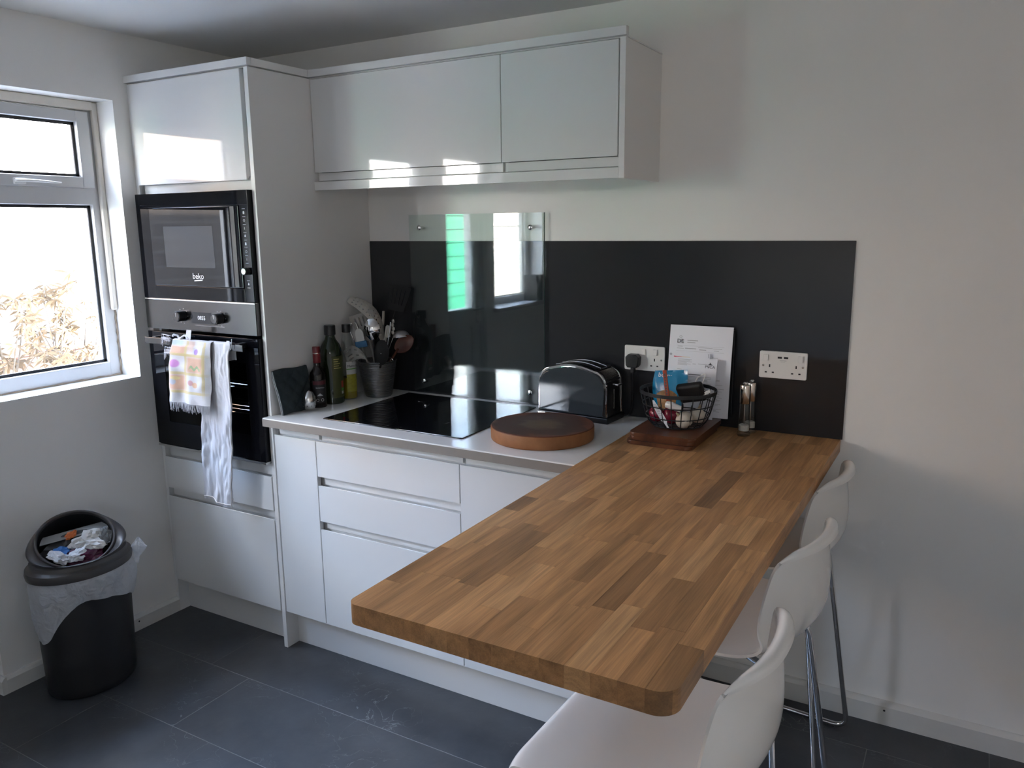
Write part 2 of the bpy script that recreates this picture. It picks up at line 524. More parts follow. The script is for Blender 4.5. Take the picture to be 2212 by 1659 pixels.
# left wall: strips round window 1, then the doorway, then window 2
b.box(-WT, 0, W1[1], 0.0, 0, CZ)
b.box(-WT, 0, -1.287, W1[0], 0, CZ)
b.box(-WT, 0, W1[0], W1[1], 0, W1[2])
b.box(-WT, 0, W1[0], W1[1], W1[3], CZ)
b.box(-WT, 0, D1[0], -1.287, 2.06, CZ); b.box(-WT, -0.1, -2.065, D1[0], 2.06, CZ)
b.box(-WT, -0.1, W2[1], -2.065, 0, CZ); b.box(-0.1, 0, W2[1], D1[0], 0, CZ)
b.box(-WT, 0, W2[0], W2[1], 0, W2[2])
b.box(-WT, 0, W2[0], W2[1], W2[3], CZ)
b.box(-WT, 0, YF, W2[0], 0, CZ)
wl = struct('wall_left', b, wall_m, smooth=False)
b = MB(); b.box(-WT, XR + 0.1, 0.0, 0.15, 0, CZ); struct('wall_back', b, wall_m, smooth=False)
b = MB(); b.box(XR, XR + 0.1, YF, 0, 0, CZ); struct('wall_right', b, wall_m, smooth=False)
b = MB(); b.box(-WT, FILL_WIN[0], YF - 0.1, YF, 0, CZ); b.box(FILL_WIN[1], XR + 0.1, YF - 0.1, YF, 0, CZ); b.box(FILL_WIN[0], FILL_WIN[1], YF - 0.1, YF, 0, FILL_WIN[2]); b.box(FILL_WIN[0], FILL_WIN[1], YF - 0.1, YF, FILL_WIN[3], CZ)
struct('wall_front', b, wall_m, smooth=False)
b = MB(); b.box(-WT - 0.3, XR + 0.1, YF - 0.1, 0.15, CZ, CZ + 0.95); struct('ceiling', b, ceil_m, smooth=False)

# floor: joint bed plus one object per tile
b = MB(); b.box(-WT, XR, YF, 0, -0.08, -0.0004)
fl = struct('floor', b, grout_m, smooth=False)
PW, PL, GAP = 0.3183, 1.308, 0.0016
def tile_mesh(x0, x1, y0, y1):
    q = MB(); q.box(x0, x1, y0, y1, -0.012, 0.0, 0.0007, 1); return q
full = None
row = 0
y = -0.8137 + 2 * PW
rows = []
k = -2
while True:
    y1 = -0.8137 - k * PW; y0 = y1 - PW
    if y1 <= YF: break
    off = {-2: 1.332, -1: 0.48, 0: 0.677, 1: 0.346}.get(k, 0.677 + 0.43 * k)
    rows.append((max(y0, YF), min(y1, 0.0), off)); k += 1
rows.insert(0, (-0.8137 + 2 * PW, 0.0, 0.346))
rows = [r for r in rows if r[1] - r[0] > 0.02]
TILE = None
for (y0, y1, off) in rows:
    x = off - 5 * PL
    while x < XR:
        a0, a1 = max(x, 0.0), min(x + PL, XR)
        x += PL
        if a1 - a0 < 0.03: continue
        is_full = abs((a1 - a0) - PL) < 1e-4 and abs((y1 - y0) - PW) < 1e-4
        if is_full and TILE is not None:
            o = TILE.copy(); COL.objects.link(o); o.parent = fl
            o.location = (a0, y0, 0)
        else:
            q = tile_mesh(GAP / 2, a1 - a0 - GAP / 2, GAP / 2, y1 - y0 - GAP / 2)
            o = build('tile', q, tile_m, fl, smooth=False)
            o.location = (a0, y0, 0)
            if is_full: TILE = o
# threshold strip of floor in the doorway
b = MB(); b.box(-WT, -0.0008, D1[0], D1[1] + 0.013, -0.012, -0.0005); build('threshold', b, tile_m, fl, smooth=False)

# skirting boards
def skirt_prof(h=0.075, t=0.018):
    return [(0, 0), (t, 0), (t, h - 0.012), (t * 0.55, h - 0.003), (t * 0.3, h), (0, h)]
b = MB(); b.prism([(p[0], p[1]) for p in skirt_prof(0.0746, 0.0224)], 1.886, XR, lambda a, c, d: (d, -a, c)); skb = struct('baseboard_back', b, skirt_m, smooth=False)
b = MB(); b.lathe([(0, 0.0), (0.0035, 0.0), (0.0035, 0.002)], seg=12, mat=Matrix.Translation((2.670, -0.0226, 0.050)) @ Matrix.Rotation(-PI / 2, 4, 'X')); build('screw_hole', b, MT['black_matte'], skb)
b = MB(); b.prism(skirt_prof(0.062, 0.0176), -1.2868, -0.585, lambda a, c, d: (a, d, c))
sk = struct('baseboard_left', b, skirt_m, smooth=False)
b = MB(); b.prism(skirt_prof(0.062, 0.0176), -0.036, 0.0176, lambda a, c, d: (d, -1.287 - a, c)); build('return_board', b, skirt_m, sk, smooth=False)
b = MB(); b.lathe([(0, 0.0178), (0.0035, 0.0178), (0.0035, 0.016)], seg=12, mat=Matrix.Translation((0.0003, -0.776, 0.037)) @ Matrix.Rotation(PI / 2, 4, 'Y'))
build('screw_hole', b, blk_matte, sk)
b = MB(); b.prism(skirt_prof(0.062, 0.0176), YF, D1[0] - 0.0, lambda a, c, d: (a, d, c)); struct('trim_1', b, skirt_m, smooth=False)
b = MB(); b.prism(skirt_prof(0.0746, 0.0224), YF, -0.03, lambda a, c, d: (XR - a, d, c)); struct('baseboard_right', b, skirt_m, smooth=False)

# ------------------------------------------------------------------ window 1
FX0, FX1 = -0.175, -0.115       # frame depth
def frame_bars(bld, y0, y1, z0, z1, wl_, wr, wb, wt, x0=FX0, x1=FX1, bev=0.004):
    bld.box(x0, x1, y0, y0 + wl_, z0, z1, bev)
    bld.box(x0, x1, y1 - wr, y1, z0, z1, bev)
    bld.box(x0, x1, y0 + wl_ - 0.002, y1 - wr + 0.002, z0, z0 + wb, bev)
    bld.box(x0, x1, y0 + wl_ - 0.002, y1 - wr + 0.002, z1 - wt, z1, bev)
    return bld
b = frame_bars(MB(), W1[0], W1[1], W1[2], W1[3], 0.046, 0.046, 0.056, 0.034)
b.box(FX0, FX1, W1[0] + 0.04, W1[1] - 0.04, 1.668, 1.736, 0.004)
win1 = struct('window_1', b, upvc_m)
b = frame_bars(MB(), -1.195, -0.682, 1.730, 2.006, 0.048, 0.048, 0.040, 0.040, -0.165, -0.102)
sash = build('top_sash', b, upvc_m, win1)
def gasket_loop(y0, y1, z0, z1, x, t=0.013, d=0.006):
    q = MB()
    q.box(x, x + d, y0, y0 + t, z0, z1); q.box(x, x + d, y1 - t, y1, z0, z1)
    q.box(x, x + d, y0, y1, z0, z0 + t); q.box(x, x + d, y0, y1, z1 - t, z1)
    return q
build('gasket', gasket_loop(-1.149, -0.728, 1.768, 1.968, -0.128), gasket, sash, smooth=False)
build('gasket', gasket_loop(-1.181, -0.691, 1.066, 1.670, -0.140), gasket, win1, smooth=False)
b = MB(); b.box(-0.150, -0.146, -1.182, -0.690, 1.064, 1.672); build('pane', b, glass_win, win1, smooth=False)
b = MB(); b.box(-0.150, -0.146, -1.150, -0.727, 1.767, 1.969); build('pane', b, glass_win, sash, smooth=False)
b = MB()
b.box(-0.104, -0.090, -0.985, -0.945, 1.735, 1.757, 0.003)
b.tube([(-0.086, -0.985, 1.747), (-0.083, -0.95, 1.748), (-0.080, -0.90, 1.7475), (-0.084, -0.825, 1.744)], [0.008, 0.008, 0.007, 0.004], 10, flat=0.7)
build('handle', b, sock_m, sash)
# timber bead down the right-hand reveal, old sealant below it and along the sill
bead_m = mat('old_cream_bead', (0.66, 0.62, 0.56), 0.5, var=0.08, vscale=30)
seal_m = mat('old_sealant', (0.38, 0.30, 0.23), 0.7, var=0.3, vscale=60, bump=0.5, bscale=90)
b = MB(); b.box(-0.115, -0.094, -0.668, -0.6472, 1.270, 2.042, 0.006, 3); build('bead_strip', b, bead_m, win1)
b = MB(); b.box(-0.115, -0.090, W1[0], -0.668, 2.010, 2.042, 0.005, 2); build('bead_strip', b, bead_m, win1)
b = MB()
pts = [(-0.113 + 0.002 * math.sin(i * 1.7), -0.650 + 0.002 * math.sin(i * 2.3), 1.272 - 0.257 * i / 14) for i in range(15)]
b.tube(pts, [0.0035 + 0.0015 * math.sin(i * 2.9) for i in range(15)], 7)
pts = [(-0.112 + 0.002 * math.sin(i * 1.3), -0.652 - 0.57 * i / 24, 1.0145 + 0.001 * math.sin(i * 2.1)) for i in range(25)]
b.tube(pts, [0.0035 + 0.0012 * math.sin(i * 1.9) for i in range(25)], 7)
build('sealant', b, seal_m, win1)

# ------------------------------------------------------------------ glazed back door and second window (seen in reflections)
b = MB()
b.box(-0.10, -0.02, -1.345, -1.288, 0, 2.058, 0.003); b.box(-0.10, -0.02, -1.974, -1.935, 0, 2.058, 0.003); b.box(-0.10, -0.02, -1.347, -1.934, 2.01, 2.058, 0.003)
dr = struct('door_1', b, upvc_m)
b = MB()
b.box(-0.085, -0.030, -1.440, -1.347, 0.012, 2.008, 0.003); b.box(-0.085, -0.030, -1.933, -1.842, 0.012, 2.008, 0.003)
b.box(-0.085, -0.030, -1.842, -1.440, 0.012, 0.20, 0.003); b.box(-0.085, -0.030, -1.842, -1.440, 0.93, 1.055, 0.003); b.box(-0.085, -0.030, -1.842, -1.440, 1.93, 2.008, 0.003)
b.box(-0.070, -0.045, -1.85, -1.43, 0.19, 0.94)
leaf = build('door_leaf', b, upvc_m, dr)
b = MB(); b.box(-0.060, -0.055, -1.845, -1.437, 1.05, 1.935); build('pane', b, glass_win, leaf, smooth=False)
b = MB(); b.box(-0.030, -0.022, -1.915, -1.885, 0.95, 1.15, 0.003); b.tube([(-0.02, -1.90, 1.05), (0.02, -1.90, 1.05), (0.025, -1.86, 1.05), (0.02, -1.78, 1.05)], 0.009, 8)
build('door_handle', b, steel_m, leaf)
b = frame_bars(MB(), W2[0], W2[1], W2[2], W2[3], 0.05, 0.05, 0.05, 0.05)
win2 = struct('window_2', b, upvc_m)
b = MB(); b.box(-0.150, -0.146, W2[0] + 0.045, W2[1] - 0.045, W2[2] + 0.045, W2[3] - 0.045); build('pane', b, glass_win, win2, smooth=False)
build('gasket', gasket_loop(W2[0] + 0.044, W2[1] - 0.044, W2[2] + 0.044, W2[3] - 0.044, -0.140), gasket, win2, smooth=False)
b = MB(); b.box(-0.115, 0.045, W2[0] - 0.05, W2[1] + 0.03, W2[2] - 0.028, W2[2] + 0.001, 0.006); build('window_sill', b, upvc_m, win2)
# frame and pane of the added fill-light opening behind the camera
b = MB()
for (x0, x1, z0, z1) in ((FILL_WIN[0], FILL_WIN[0] + 0.03, FILL_WIN[2], FILL_WIN[3]), (FILL_WIN[1] - 0.03, FILL_WIN[1], FILL_WIN[2], FILL_WIN[3]), (FILL_WIN[0] + 0.03, FILL_WIN[1] - 0.03, FILL_WIN[2], FILL_WIN[2] + 0.03), (FILL_WIN[0] + 0.03, FILL_WIN[1] - 0.03, FILL_WIN[3] - 0.03, FILL_WIN[3])):
    b.box(x0, x1, YF - 0.08, YF - 0.02, z0, z1, 0.003)
fill_win = struct('fill_window', b, upvc_m)
b = MB(); b.box(FILL_WIN[0] + 0.025, FILL_WIN[1] - 0.025, YF - 0.052, YF - 0.048, FILL_WIN[2] + 0.025, FILL_WIN[3] - 0.025); build('pane', b, glass_win, fill_win, smooth=False)
# black speaker on the far end of that sill
t = thing('loudspeaker', 'slim black loudspeaker standing on the far window sill, seen reflected', 'speaker', (-0.03, -2.68, W2[2] + 0.001))
b = MB(); b.box(-0.085, 0.025, -2.725, -2.635, W2[2] + 0.001, W2[2] + 0.19, 0.005); build('cabinet_body', b, blk_plastic, t)
b = MB(); b.box(0.025, 0.029, -2.718, -2.642, W2[2] + 0.008, W2[2] + 0.183, 0.002); build('grille', b, blk_matte, t)

# ================================================================== tall oven tower
T = thing('tall_oven_cabinet', 'tall white gloss cabinet housing microwave and oven beside the window', 'cabinet', (0.322, -0.3, 0))
G = 0.002
b = MB(); b.box(0.6255, 0.6439, -0.5905, -0.0005, 0.0, 2.1045, 0.001); build('end_panel', b, panel_m, T)
b = MB(); b.box(0.001, 0.0195, -0.585, -0.001, 0.0, 2.1045, 0.001); build('side_filler', b, carc_m, T)
b = MB()
b.box(0.020, 0.6250, -0.020, -0.001, 0.15, 2.103)          # back
b.box(0.020, 0.6250, -0.560, -0.020, 0.15, 0.168); b.box(0.020, 0.6250, -0.560, -0.020, 0.715, 0.727)
b.box(0.020, 0.6250, -0.560, -0.020, 1.706, 1.724); b.box(0.020, 0.6250, -0.560, -0.020, 2.085, 2.103)
b.box(0.020, 0.036, -0.560, -0.020, 0.15, 2.103); b.box(0.609, 0.6250, -0.560, -0.020, 0.15, 2.103)
b.box(0.036, 0.609, -0.560, -0.545, 0.168, 0.715); b.box(0.036, 0.609, -0.560, -0.545, 1.724, 2.085)
build('carcass', b, carc_m, T, smooth=False)
def j_front(x0, x1, z0, z1, yf=-0.592, th=0.019, lip_bottom=False, lip_top=False):
    # slab front with a bevelled finger lip along the handle edge
    q = MB()
    yb = yf + th
    prof = [(yf, z0), (yf, z1), (yb, z1), (yb, z0)]
    if lip_top: prof = [(yf, z0), (yf, z1), (yf + 0.006, z1), (yb, z1 - 0.016), (yb, z0)]
    if lip_bottom: prof = [(yf, z0), (yf, z1), (yb, z1), (yb, z0 + 0.016), (yf + 0.006, z0)]
    q.prism(prof, x0, x1, lambda a, c, d: (d, a, c), 0.0009, 1)
    return q
def front(name, root, *a, **k):
    o = build(name, j_front(*a, **k), gloss_m, root, smooth=True, ang=25); return o
d = front('door', T, 0.0225, 0.6065, 1.7400, 2.1015, lip_bottom=True)
front('drawer', T, 0.0225, 0.6215, 0.5475, 0.6775, lip_top=True)
front('drawer', T, 0.0225, 0.6215, 0.1475, 0.5108, lip_top=True)
for z0, z1 in ((1.7065, 1.7395), (0.6785, 0.7265), (0.5115, 0.5470)):
    b = MB(); b.box(0.030, 0.6245, -0.570, -0.5605, z0, z1, 0.0008); build('handle_rail', b, gloss_m, T)
b = MB(); b.box(0.012, 0.6250, -0.5365, -0.5185, 0.0, 0.147, 0.0008); build('plinth', b, panel_m, T)

# cornice along the tops of tower and wall cabinets
t = thing('cornice', 'white cornice strip running along the top of the kitchen cabinets', 'cornice', (0.65, -0.45, 2.1075))
b = MB(); b.box(-0.0, 0.648, -0.5955, -0.5755, 2.1085, 2.1335, 0.001); build('cornice_board', b, gloss_m, t)
b = MB(); b.box(0.628, 0.648, -0.5750, -0.3110, 2.1085, 2.1335, 0.001); build('cornice_board', b, panel_m, t)
b = MB(); b.box(0.6285, 1.8760, -0.3105, -0.2905, 2.1085, 2.1335, 0.001); build('cornice_board', b, gloss_m, t)
b = MB(); b.box(0.0, 0.627, -0.575, 0.0, 2.105, 2.1083); b.box(0.644, 1.8745, -0.29, 0.0, 2.105, 2.1083); build('cornice_base', b, carc_m, t, smooth=False)

# ------------------------------------------------------------------ built-in microwave
mw = thing('microwave', 'black built-in microwave with glass door above the oven', 'microwave', (0.323, -0.35, 1.319))
b = MB()
b.box(0.024, 0.6235, -0.612, -0.561, 1.655, 1.7055, 0.0015); b.box(0.024, 0.099, -0.612, -0.561, 1.3195, 1.656, 0.0015)
b.box(0.580, 0.6235, -0.612, -0.561, 1.3195, 1.656, 0.0015)
b.box(0.099, 0.580, -0.612, -0.561, 1.3195, 1.3675, 0.0015)
build('bezel', b, black_bezel, mw)
b = MB(); b.box(0.045, 0.600, -0.560, -0.12, 1.325, 1.69); build('body', b, blk_matte, mw, smooth=False)
b = MB(); b.box(0.1005, 0.5785, -0.616, -0.562, 1.3695, 1.6535, 0.0025); md = build('door', b, black_glass, mw)
mesh_m = mat('microwave_mesh_screen', (0.055, 0.056, 0.058), 0.035, spec=0.5)
b = MB(); b.box(0.176, 0.442, -0.6166, -0.6158, 1.437, 1.586, 0.0003, 1); build('window_screen', b, mesh_m, md)
b = MB(); b.box(0.540, 0.560, -0.6185, -0.6155, 1.372, 1.651, 0.001); build('door_strip', b, blk_plastic, md)
text('brand_lettering', 'beko', 0.030, (0.347, -0.6164, 1.406), print_m, md)
b = MB(); b.prism([(0.325, 1.388), (0.368, 1.391), (0.368, 1.3945), (0.325, 1.3915)], -0.6166, -0.6160, lambda a, c, d: (a, d, c)); build('brand_underline', b, print_m, md, smooth=False)
# control column: little symbols between short lines
b = MB()
for i in range(9):
    z = 1.642 - i * 0.0265
    b.box(0.594, 0.608, -0.6124, -0.6118, z - 0.0006, z + 0.0006)
b.box(0.594, 0.608, -0.6124, -0.6118, 1.3955, 1.3967); b.box(0.594, 0.608, -0.6124, -0.6118, 1.3705, 1.3717)
stuff(build('button_lines', b, print_gr, mw, smooth=False))
for i in range(8):
    z = 1.629 - i * 0.0265 if i < 7 else 1.3835
    b = MB()
    k = i % 4
    if k == 0: b.box(0.598, 0.604, -0.6125, -0.6118, z - 0.005, z + 0.005); b.box(0.5965, 0.6055, -0.6124, -0.6118, z - 0.002, z)
    elif k == 1: b.tube([(0.601 + 0.004 * math.cos(a), -0.6121, z + 0.004 * math.sin(a)) for a in [PI / 5 * j for j in range(10)]], 0.0008, 5, closed=True)
    elif k == 2: b.tube([(0.601, -0.6121, z - 0.004), (0.601, -0.6121, z + 0.004)], 0.0012, 5)
    else: b.box(0.598, 0.604, -0.6124, -0.6118, z - 0.003, z + 0.003); b.box(0.600, 0.602, -0.6124, -0.6118, z + 0.003, z + 0.006)
    build('button_symbol', b, print_gr, mw, smooth=False)
RX = Matrix.Rotation(PI / 2, 4, 'X')     # local +Z -> world -Y
def knob(cx, cz, y, r, h, root, mcap, mside, name='knob'):
    q = MB(); q.lathe([(r * 1.02, 0), (r, h * 0.92), (r * 0.93, h)], seg=28, mat=Matrix.Translation((cx, y, cz)) @ RX)
    q.lathe([(0, h * 0.995), (r * 0.93, h * 0.995)], seg=28, mat=Matrix.Translation((cx, y, cz)) @ RX)
    k_ = build(name, q, mside, root)
    q = MB(); q.lathe([(0, h + 0.0015), (r * 0.80, h + 0.0012), (r * 0.86, h * 0.99)], seg=28, mat=Matrix.Translation((cx, y, cz)) @ RX)
    build('knob_cap', q, mcap, k_)
    q = MB(); q.box(cx - 0.0008, cx + 0.0008, y - h - 0.0022, y - h - 0.0014, cz, cz + r * 0.75); build('knob_mark', q, print_m, k_, smooth=False)
    return k_
knob(0.6015, 1.429, -0.612, 0.0125, 0.020, mw, steel_m, blk_plastic)

# ------------------------------------------------------------------ built-in oven
ov = thing('oven', 'black built-in single oven with two knobs and towel-hung handle', 'oven', (0.323, -0.35, 0.729))
b = MB(); b.box(0.024, 0.6235, -0.612, -0.561, 1.2015, 1.3175, 0.0015); cp = build('control_panel', b, brushed, ov)
b = MB(); b.box(0.024, 0.6235, -0.6135, -0.600, 1.3135, 1.3180, 0.0006); build('panel_edge', b, steel_m, ov)
knob(0.238, 1.2565, -0.612, 0.0195, 0.030, ov, brushed, blk_plastic)
knob(0.442, 1.2565, -0.612, 0.0195, 0.030, ov, brushed, blk_plastic)
disp_m = mat('display_black', (0.02, 0.02, 0.022), 0.08)
b = MB(); b.box(0.285, 0.395, -0.6126, -0.6118, 1.232, 1.275, 0.0002, 1); dsp = build('display', b, disp_m, ov)
led = mat('display_digits', (0.5, 0.5, 0.52), 0.5)
nt_ = led.node_tree.nodes['Principled BSDF']; nt_.inputs['Emission Color'].default_value = (0.8, 0.85, 0.9, 1); nt_.inputs['Emission Strength'].default_value = 0.12
text('clock_digits', '0855', 0.021, (0.341, -0.6129, 1.2525), led, dsp)
b = MB()
for kx in (0.238, 0.442):
    for i in range(7):
        a = R(-30 + 40 * i)
        x_, z_ = kx + 0.0275 * math.sin(a), 1.2565 + 0.0275 * math.cos(a)
        b.box(x_ - 0.0013, x_ + 0.0013, -0.6125, -0.6118, z_ - 0.0013, z_ + 0.0013)
b.box(0.30, 0.46, -0.6124, -0.6118, 1.2245, 1.2253)
stuff(build('panel_markings', b, print_gr, ov, smooth=False))
# door: black glass surround and see-through middle
b = MB()
b.box(0.024, 0.6235, -0.612, -0.585, 1.100, 1.1905, 0.0015); b.box(0.024, 0.6235, -0.612, -0.585, 0.7395, 0.835, 0.0015)
b.box(0.024, 0.105, -0.612, -0.585, 0.834, 1.101, 0.0015); b.box(0.555, 0.6235, -0.612, -0.585, 0.834, 1.101, 0.0015)
od = build('oven_door', b, black_bezel, ov)
b = MB(); b.box(0.103, 0.557, -0.6105, -0.6065, 0.832, 1.103); build('door_glass', b, oven_glass, od, smooth=False)
cav_m = mat('oven_enamel', (0.03, 0.03, 0.032), 0.25)
b = MB()
b.box(0.045, 0.600, -0.14, -0.12, 0.745, 1.185); b.box(0.045, 0.062, -0.583, -0.14, 0.745, 1.185); b.box(0.585, 0.600, -0.583, -0.14, 0.745, 1.185)
b.box(0.062, 0.585, -0.583, -0.14, 0.745, 0.762); b.box(0.062, 0.585, -0.583, -0.14, 1.17, 1.185)
build('cavity', b, cav_m, ov, smooth=False)
for rz in (0.995, 0.897):
    b = MB()
    for i in range(9):
        y = -0.565 + i * 0.045
        b.tube([(0.070, y, rz), (0.577, y, rz)], 0.0027, 6)
    for x in (0.072, 0.575): b.tube([(x, -0.57, rz), (x, -0.17, rz)], 0.003, 6)
    build('oven_rack', b, chrome, ov)
b = MB(); b.box(0.024, 0.6235, -0.614, -0.561, 0.7295, 0.7380, 0.0008); build('bottom_trim', b, steel_m, ov)
# flat bar handle
b = MB(); b.box(0.066, 0.598, -0.660, -0.650, 1.150, 1.174, 0.002); hd = build('oven_handle', b, brushed, ov)
for x in (0.092, 0.548):
    b = MB(); b.box(x, x + 0.02, -0.646, -0.6122, 1.158, 1.176, 0.002); build('handle_post', b, blk_plastic, hd)

# ================================================================== wall cabinets
wc = thing('wall_cabinet', 'wide white gloss wall cabinet above the hob, next to the oven tower', 'cabinet', (1.05, -0.15, 1.745), 'wall cabinets')
def wall_cab(root, x0, x1, d0, d1):
    q = MB()
    q.box(x0, x1, -0.020, -0.0008, 1.745, 2.103); q.box(x0, x1, -0.279, -0.02, 1.745, 1.763); q.box(x0, x1, -0.279, -0.02, 2.085, 2.103)
    q.box(x0, x0 + 0.016, -0.279, -0.02, 1.763, 2.085); q.box(x1 - 0.016, x1, -0.279, -0.02, 1.763, 2.085)
    build('carcass', q, carc_m, root, smooth=False)
    front('door', root, d0, d1, 1.7745, 2.1015, -0.3005, 0.019, lip_bottom=True)
    q = MB(); q.box(d0 + 0.012, d1, -0.2875, -0.2795, 1.7455, 1.7735, 0.0008); build('handle_rail', q, gloss_m, root)
wall_cab(wc, 0.6445, 1.4490, 0.6465, 1.4480)
wc2 = thing('wall_cabinet', 'narrower white gloss wall cabinet at the right-hand end of the row', 'cabinet', (1.65, -0.15, 1.745), 'wall cabinets')
wall_cab(wc2, 1.4495, 1.8540, 1.4505, 1.8490)
b = MB(); b.box(1.8545, 1.8730, -0.3045, -0.0005, 1.7102, 2.1045, 0.001); build('end_panel', b, panel_m, wc2)
b = MB(); b.box(0.6445, 1.8540, -0.3045, -0.2865, 1.7105, 1.7415, 0.001)
pl = build('pelmet', b, gloss_m, None, loc=(1.25, -0.295, 1.7105)); tag(pl, 'white gloss light pelmet strip under the wall cabinets', 'pelmet')
b = MB(); b.box(0.66, 1.44, -0.279, -0.03, 1.7395, 1.7445); build('underside_board', b, carc_m, wc, smooth=False)

# ================================================================== base units
def base_carcass(root, x0, x1):
    q = MB()
    q.box(x0, x1, -0.02, -0.001, 0.15, 0.880); q.box(x0, x1, -0.560, -0.02, 0.15, 0.168)
    q.box(x0, x0 + 0.016, -0.560, -0.02, 0.168, 0.880); q.box(x1 - 0.016, x1, -0.560, -0.02, 0.168, 0.880)
    q.box(x0 + 0.016, x1 - 0.016, -0.560, -0.545, 0.168, 0.880)
    build('carcass', q, carc_m, root, smooth=False)
def rails(root, x0, x1, zs):
    for z0, z1 in zs:
        q = MB(); q.box(x0, x1, -0.571, -0.5605, z0, z1, 0.0008); build('handle_rail', q, gloss_m, root)
bu = thing('narrow_base_cabinet', 'narrow white gloss pull-out base cabinet beside the oven tower', 'cabinet', (0.75, -0.3, 0.15), 'base cabinets')
base_carcass(bu, 0.6450, 0.8500)
front('door', bu, 0.6515, 0.8495, 0.1530, 0.8430, lip_top=True)
rails(bu, 0.6600, 0.8500, [(0.8435, 0.8795)])
bu = thing('drawer_base_cabinet', 'white gloss base cabinet with three drawers under the hob', 'cabinet', (1.15, -0.3, 0.15), 'base cabinets')
base_carcass(bu, 0.8505, 1.4540)
for z0, z1 in ((0.7150, 0.8430), (0.5490, 0.6810), (0.1530, 0.5170)):
    front('drawer', bu, 0.8525, 1.4525, z0, z1, lip_top=True)
rails(bu, 0.8640, 1.4540, [(0.8435, 0.8795), (0.6815, 0.7145), (0.5175, 0.5485)])
bu = thing('corner_base_cabinet', 'white gloss base cabinet with one door under the oak breakfast bar', 'cabinet', (1.66, -0.3, 0.15), 'base cabinets')
base_carcass(bu, 1.4545, 1.8680)
front('door', bu, 1.4555, 1.8670, 0.1530, 0.8430, lip_top=True)
rails(bu, 1.4650, 1.8680, [(0.8435, 0.8700)])
b = MB(); b.box(1.8682, 1.8860, -0.592, -0.0225, 0.0, 0.8705, 0.001); build('end_panel', b, panel_m, bu)
b = MB(); b.box(0.6442, 1.8680, -0.5305, -0.5125, 0.0, 0.1495, 0.0008)
pl = build('plinth', b, panel_m, None, loc=(1.25, -0.52, 0)); tag(pl, 'white plinth board along the floor under the base cabinets', 'plinth')

# white worktop
wt = thing('white_worktop', 'glossy white worktop with beige edge carrying the hob', 'worktop', (1.25, -0.31, 0.8805))
HX0, HX1, HY0, HY1 = 0.8471, 1.4338, -0.5439, -0.0452
b = MB(); b.box(0.6440, 1.8700, -0.6285, -0.0005, 0.8805, 0.9114, 0.0012); b.box(0.6375, 0.6442, -0.6285, -0.5930, 0.8805, 0.9114, 0.001)
build('worktop_slab', b, quartz_m, wt)
b = MB(); b.box(0.6373, 1.8700, -0.6305, -0.6286, 0.8805, 0.9075, 0.0004, 1); build('edge_band', b, edge_m, wt)

# induction hob
hb = thing('hob', 'black glass induction hob set into the white worktop', 'hob', (1.14, -0.295, 0.9114))
b = MB(); b.box(HX0, HX1, HY0, HY1, 0.9115, 0.9155, 0.0012); hg = build('hob_glass', b, hob_m, hb)
hm = mat('hob_print', (0.05, 0.05, 0.055), 0.2)
b = MB()
for cx_, cy_, r_ in ((1.0, -0.40, 0.085), (1.28, -0.40, 0.07), (1.0, -0.17, 0.07), (1.28, -0.17, 0.085)):
    b.box(cx_ - 0.012, cx_ + 0.012, cy_ - 0.0006, cy_ + 0.0006, 0.9154, 0.91565); b.box(cx_ - 0.0006, cx_ + 0.0006, cy_ - 0.012, cy_ + 0.012, 0.9154, 0.91565)
for i in range(7): b.box(1.06 + i * 0.028, 1.066 + i * 0.028, -0.521, -0.519, 0.9154, 0.91565)
stuff(build('hob_markings', b, hm, hb, smooth=False))

# ------------------------------------------------------------------ oak breakfast bar made of staves
OX0, OX1, OY0, OZ0, OZ1 = 1.8703, 2.4830, -1.5853, 0.8720, 0.9116
oak = thing('breakfast_bar', 'oak block breakfast bar worktop with rounded front corners', 'worktop', ((OX0 + OX1) / 2, -0.8, OZ0))
outline = ([(OX0, -0.001)] + arc((OX0 + 0.022, OY0 + 0.022), 0.022, PI, 1.5 * PI, 8) + arc((OX1 - 0.036, OY0 + 0.036), 0.036, 1.5 * PI, 2 * PI, 10) + [(OX1, -0.001)])
def clip(poly, x0, x1, y0, y1):
    def cut(P, inside, inter):
        out = []
        for i in range(len(P)):
            a, c = P[i - 1], P[i]
            if inside(c):
                if not inside(a): out.append(inter(a, c))
                out.append(c)
            elif inside(a): out.append(inter(a, c))
        return out
    def ix(v): return lambda a, c: (v, a[1] + (c[1] - a[1]) * (v - a[0]) / (c[0] - a[0]))
    def iy(v): return lambda a, c: (a[0] + (c[0] - a[0]) * (v - a[1]) / (c[1] - a[1]), v)
    P = cut(poly, lambda p: p[0] >= x0 - 1e-9, ix(x0)); P = cut(P, lambda p: p[0] <= x1 + 1e-9, ix(x1))
    P = cut(P, lambda p: p[1] >= y0 - 1e-9, iy(y0)); P = cut(P, lambda p: p[1] <= y1 + 1e-9, iy(y1))
    Q = []
    for p in P:
        if not Q or (abs(p[0] - Q[-1][0]) + abs(p[1] - Q[-1][1])) > 1e-6: Q.append(p)
    if len(Q) > 1 and (abs(Q[0][0] - Q[-1][0]) + abs(Q[0][1] - Q[-1][1])) < 1e-6: Q.pop()
    return Q
rng = random.Random(21)
NS = 14
SW = (OX1 - OX0) / NS
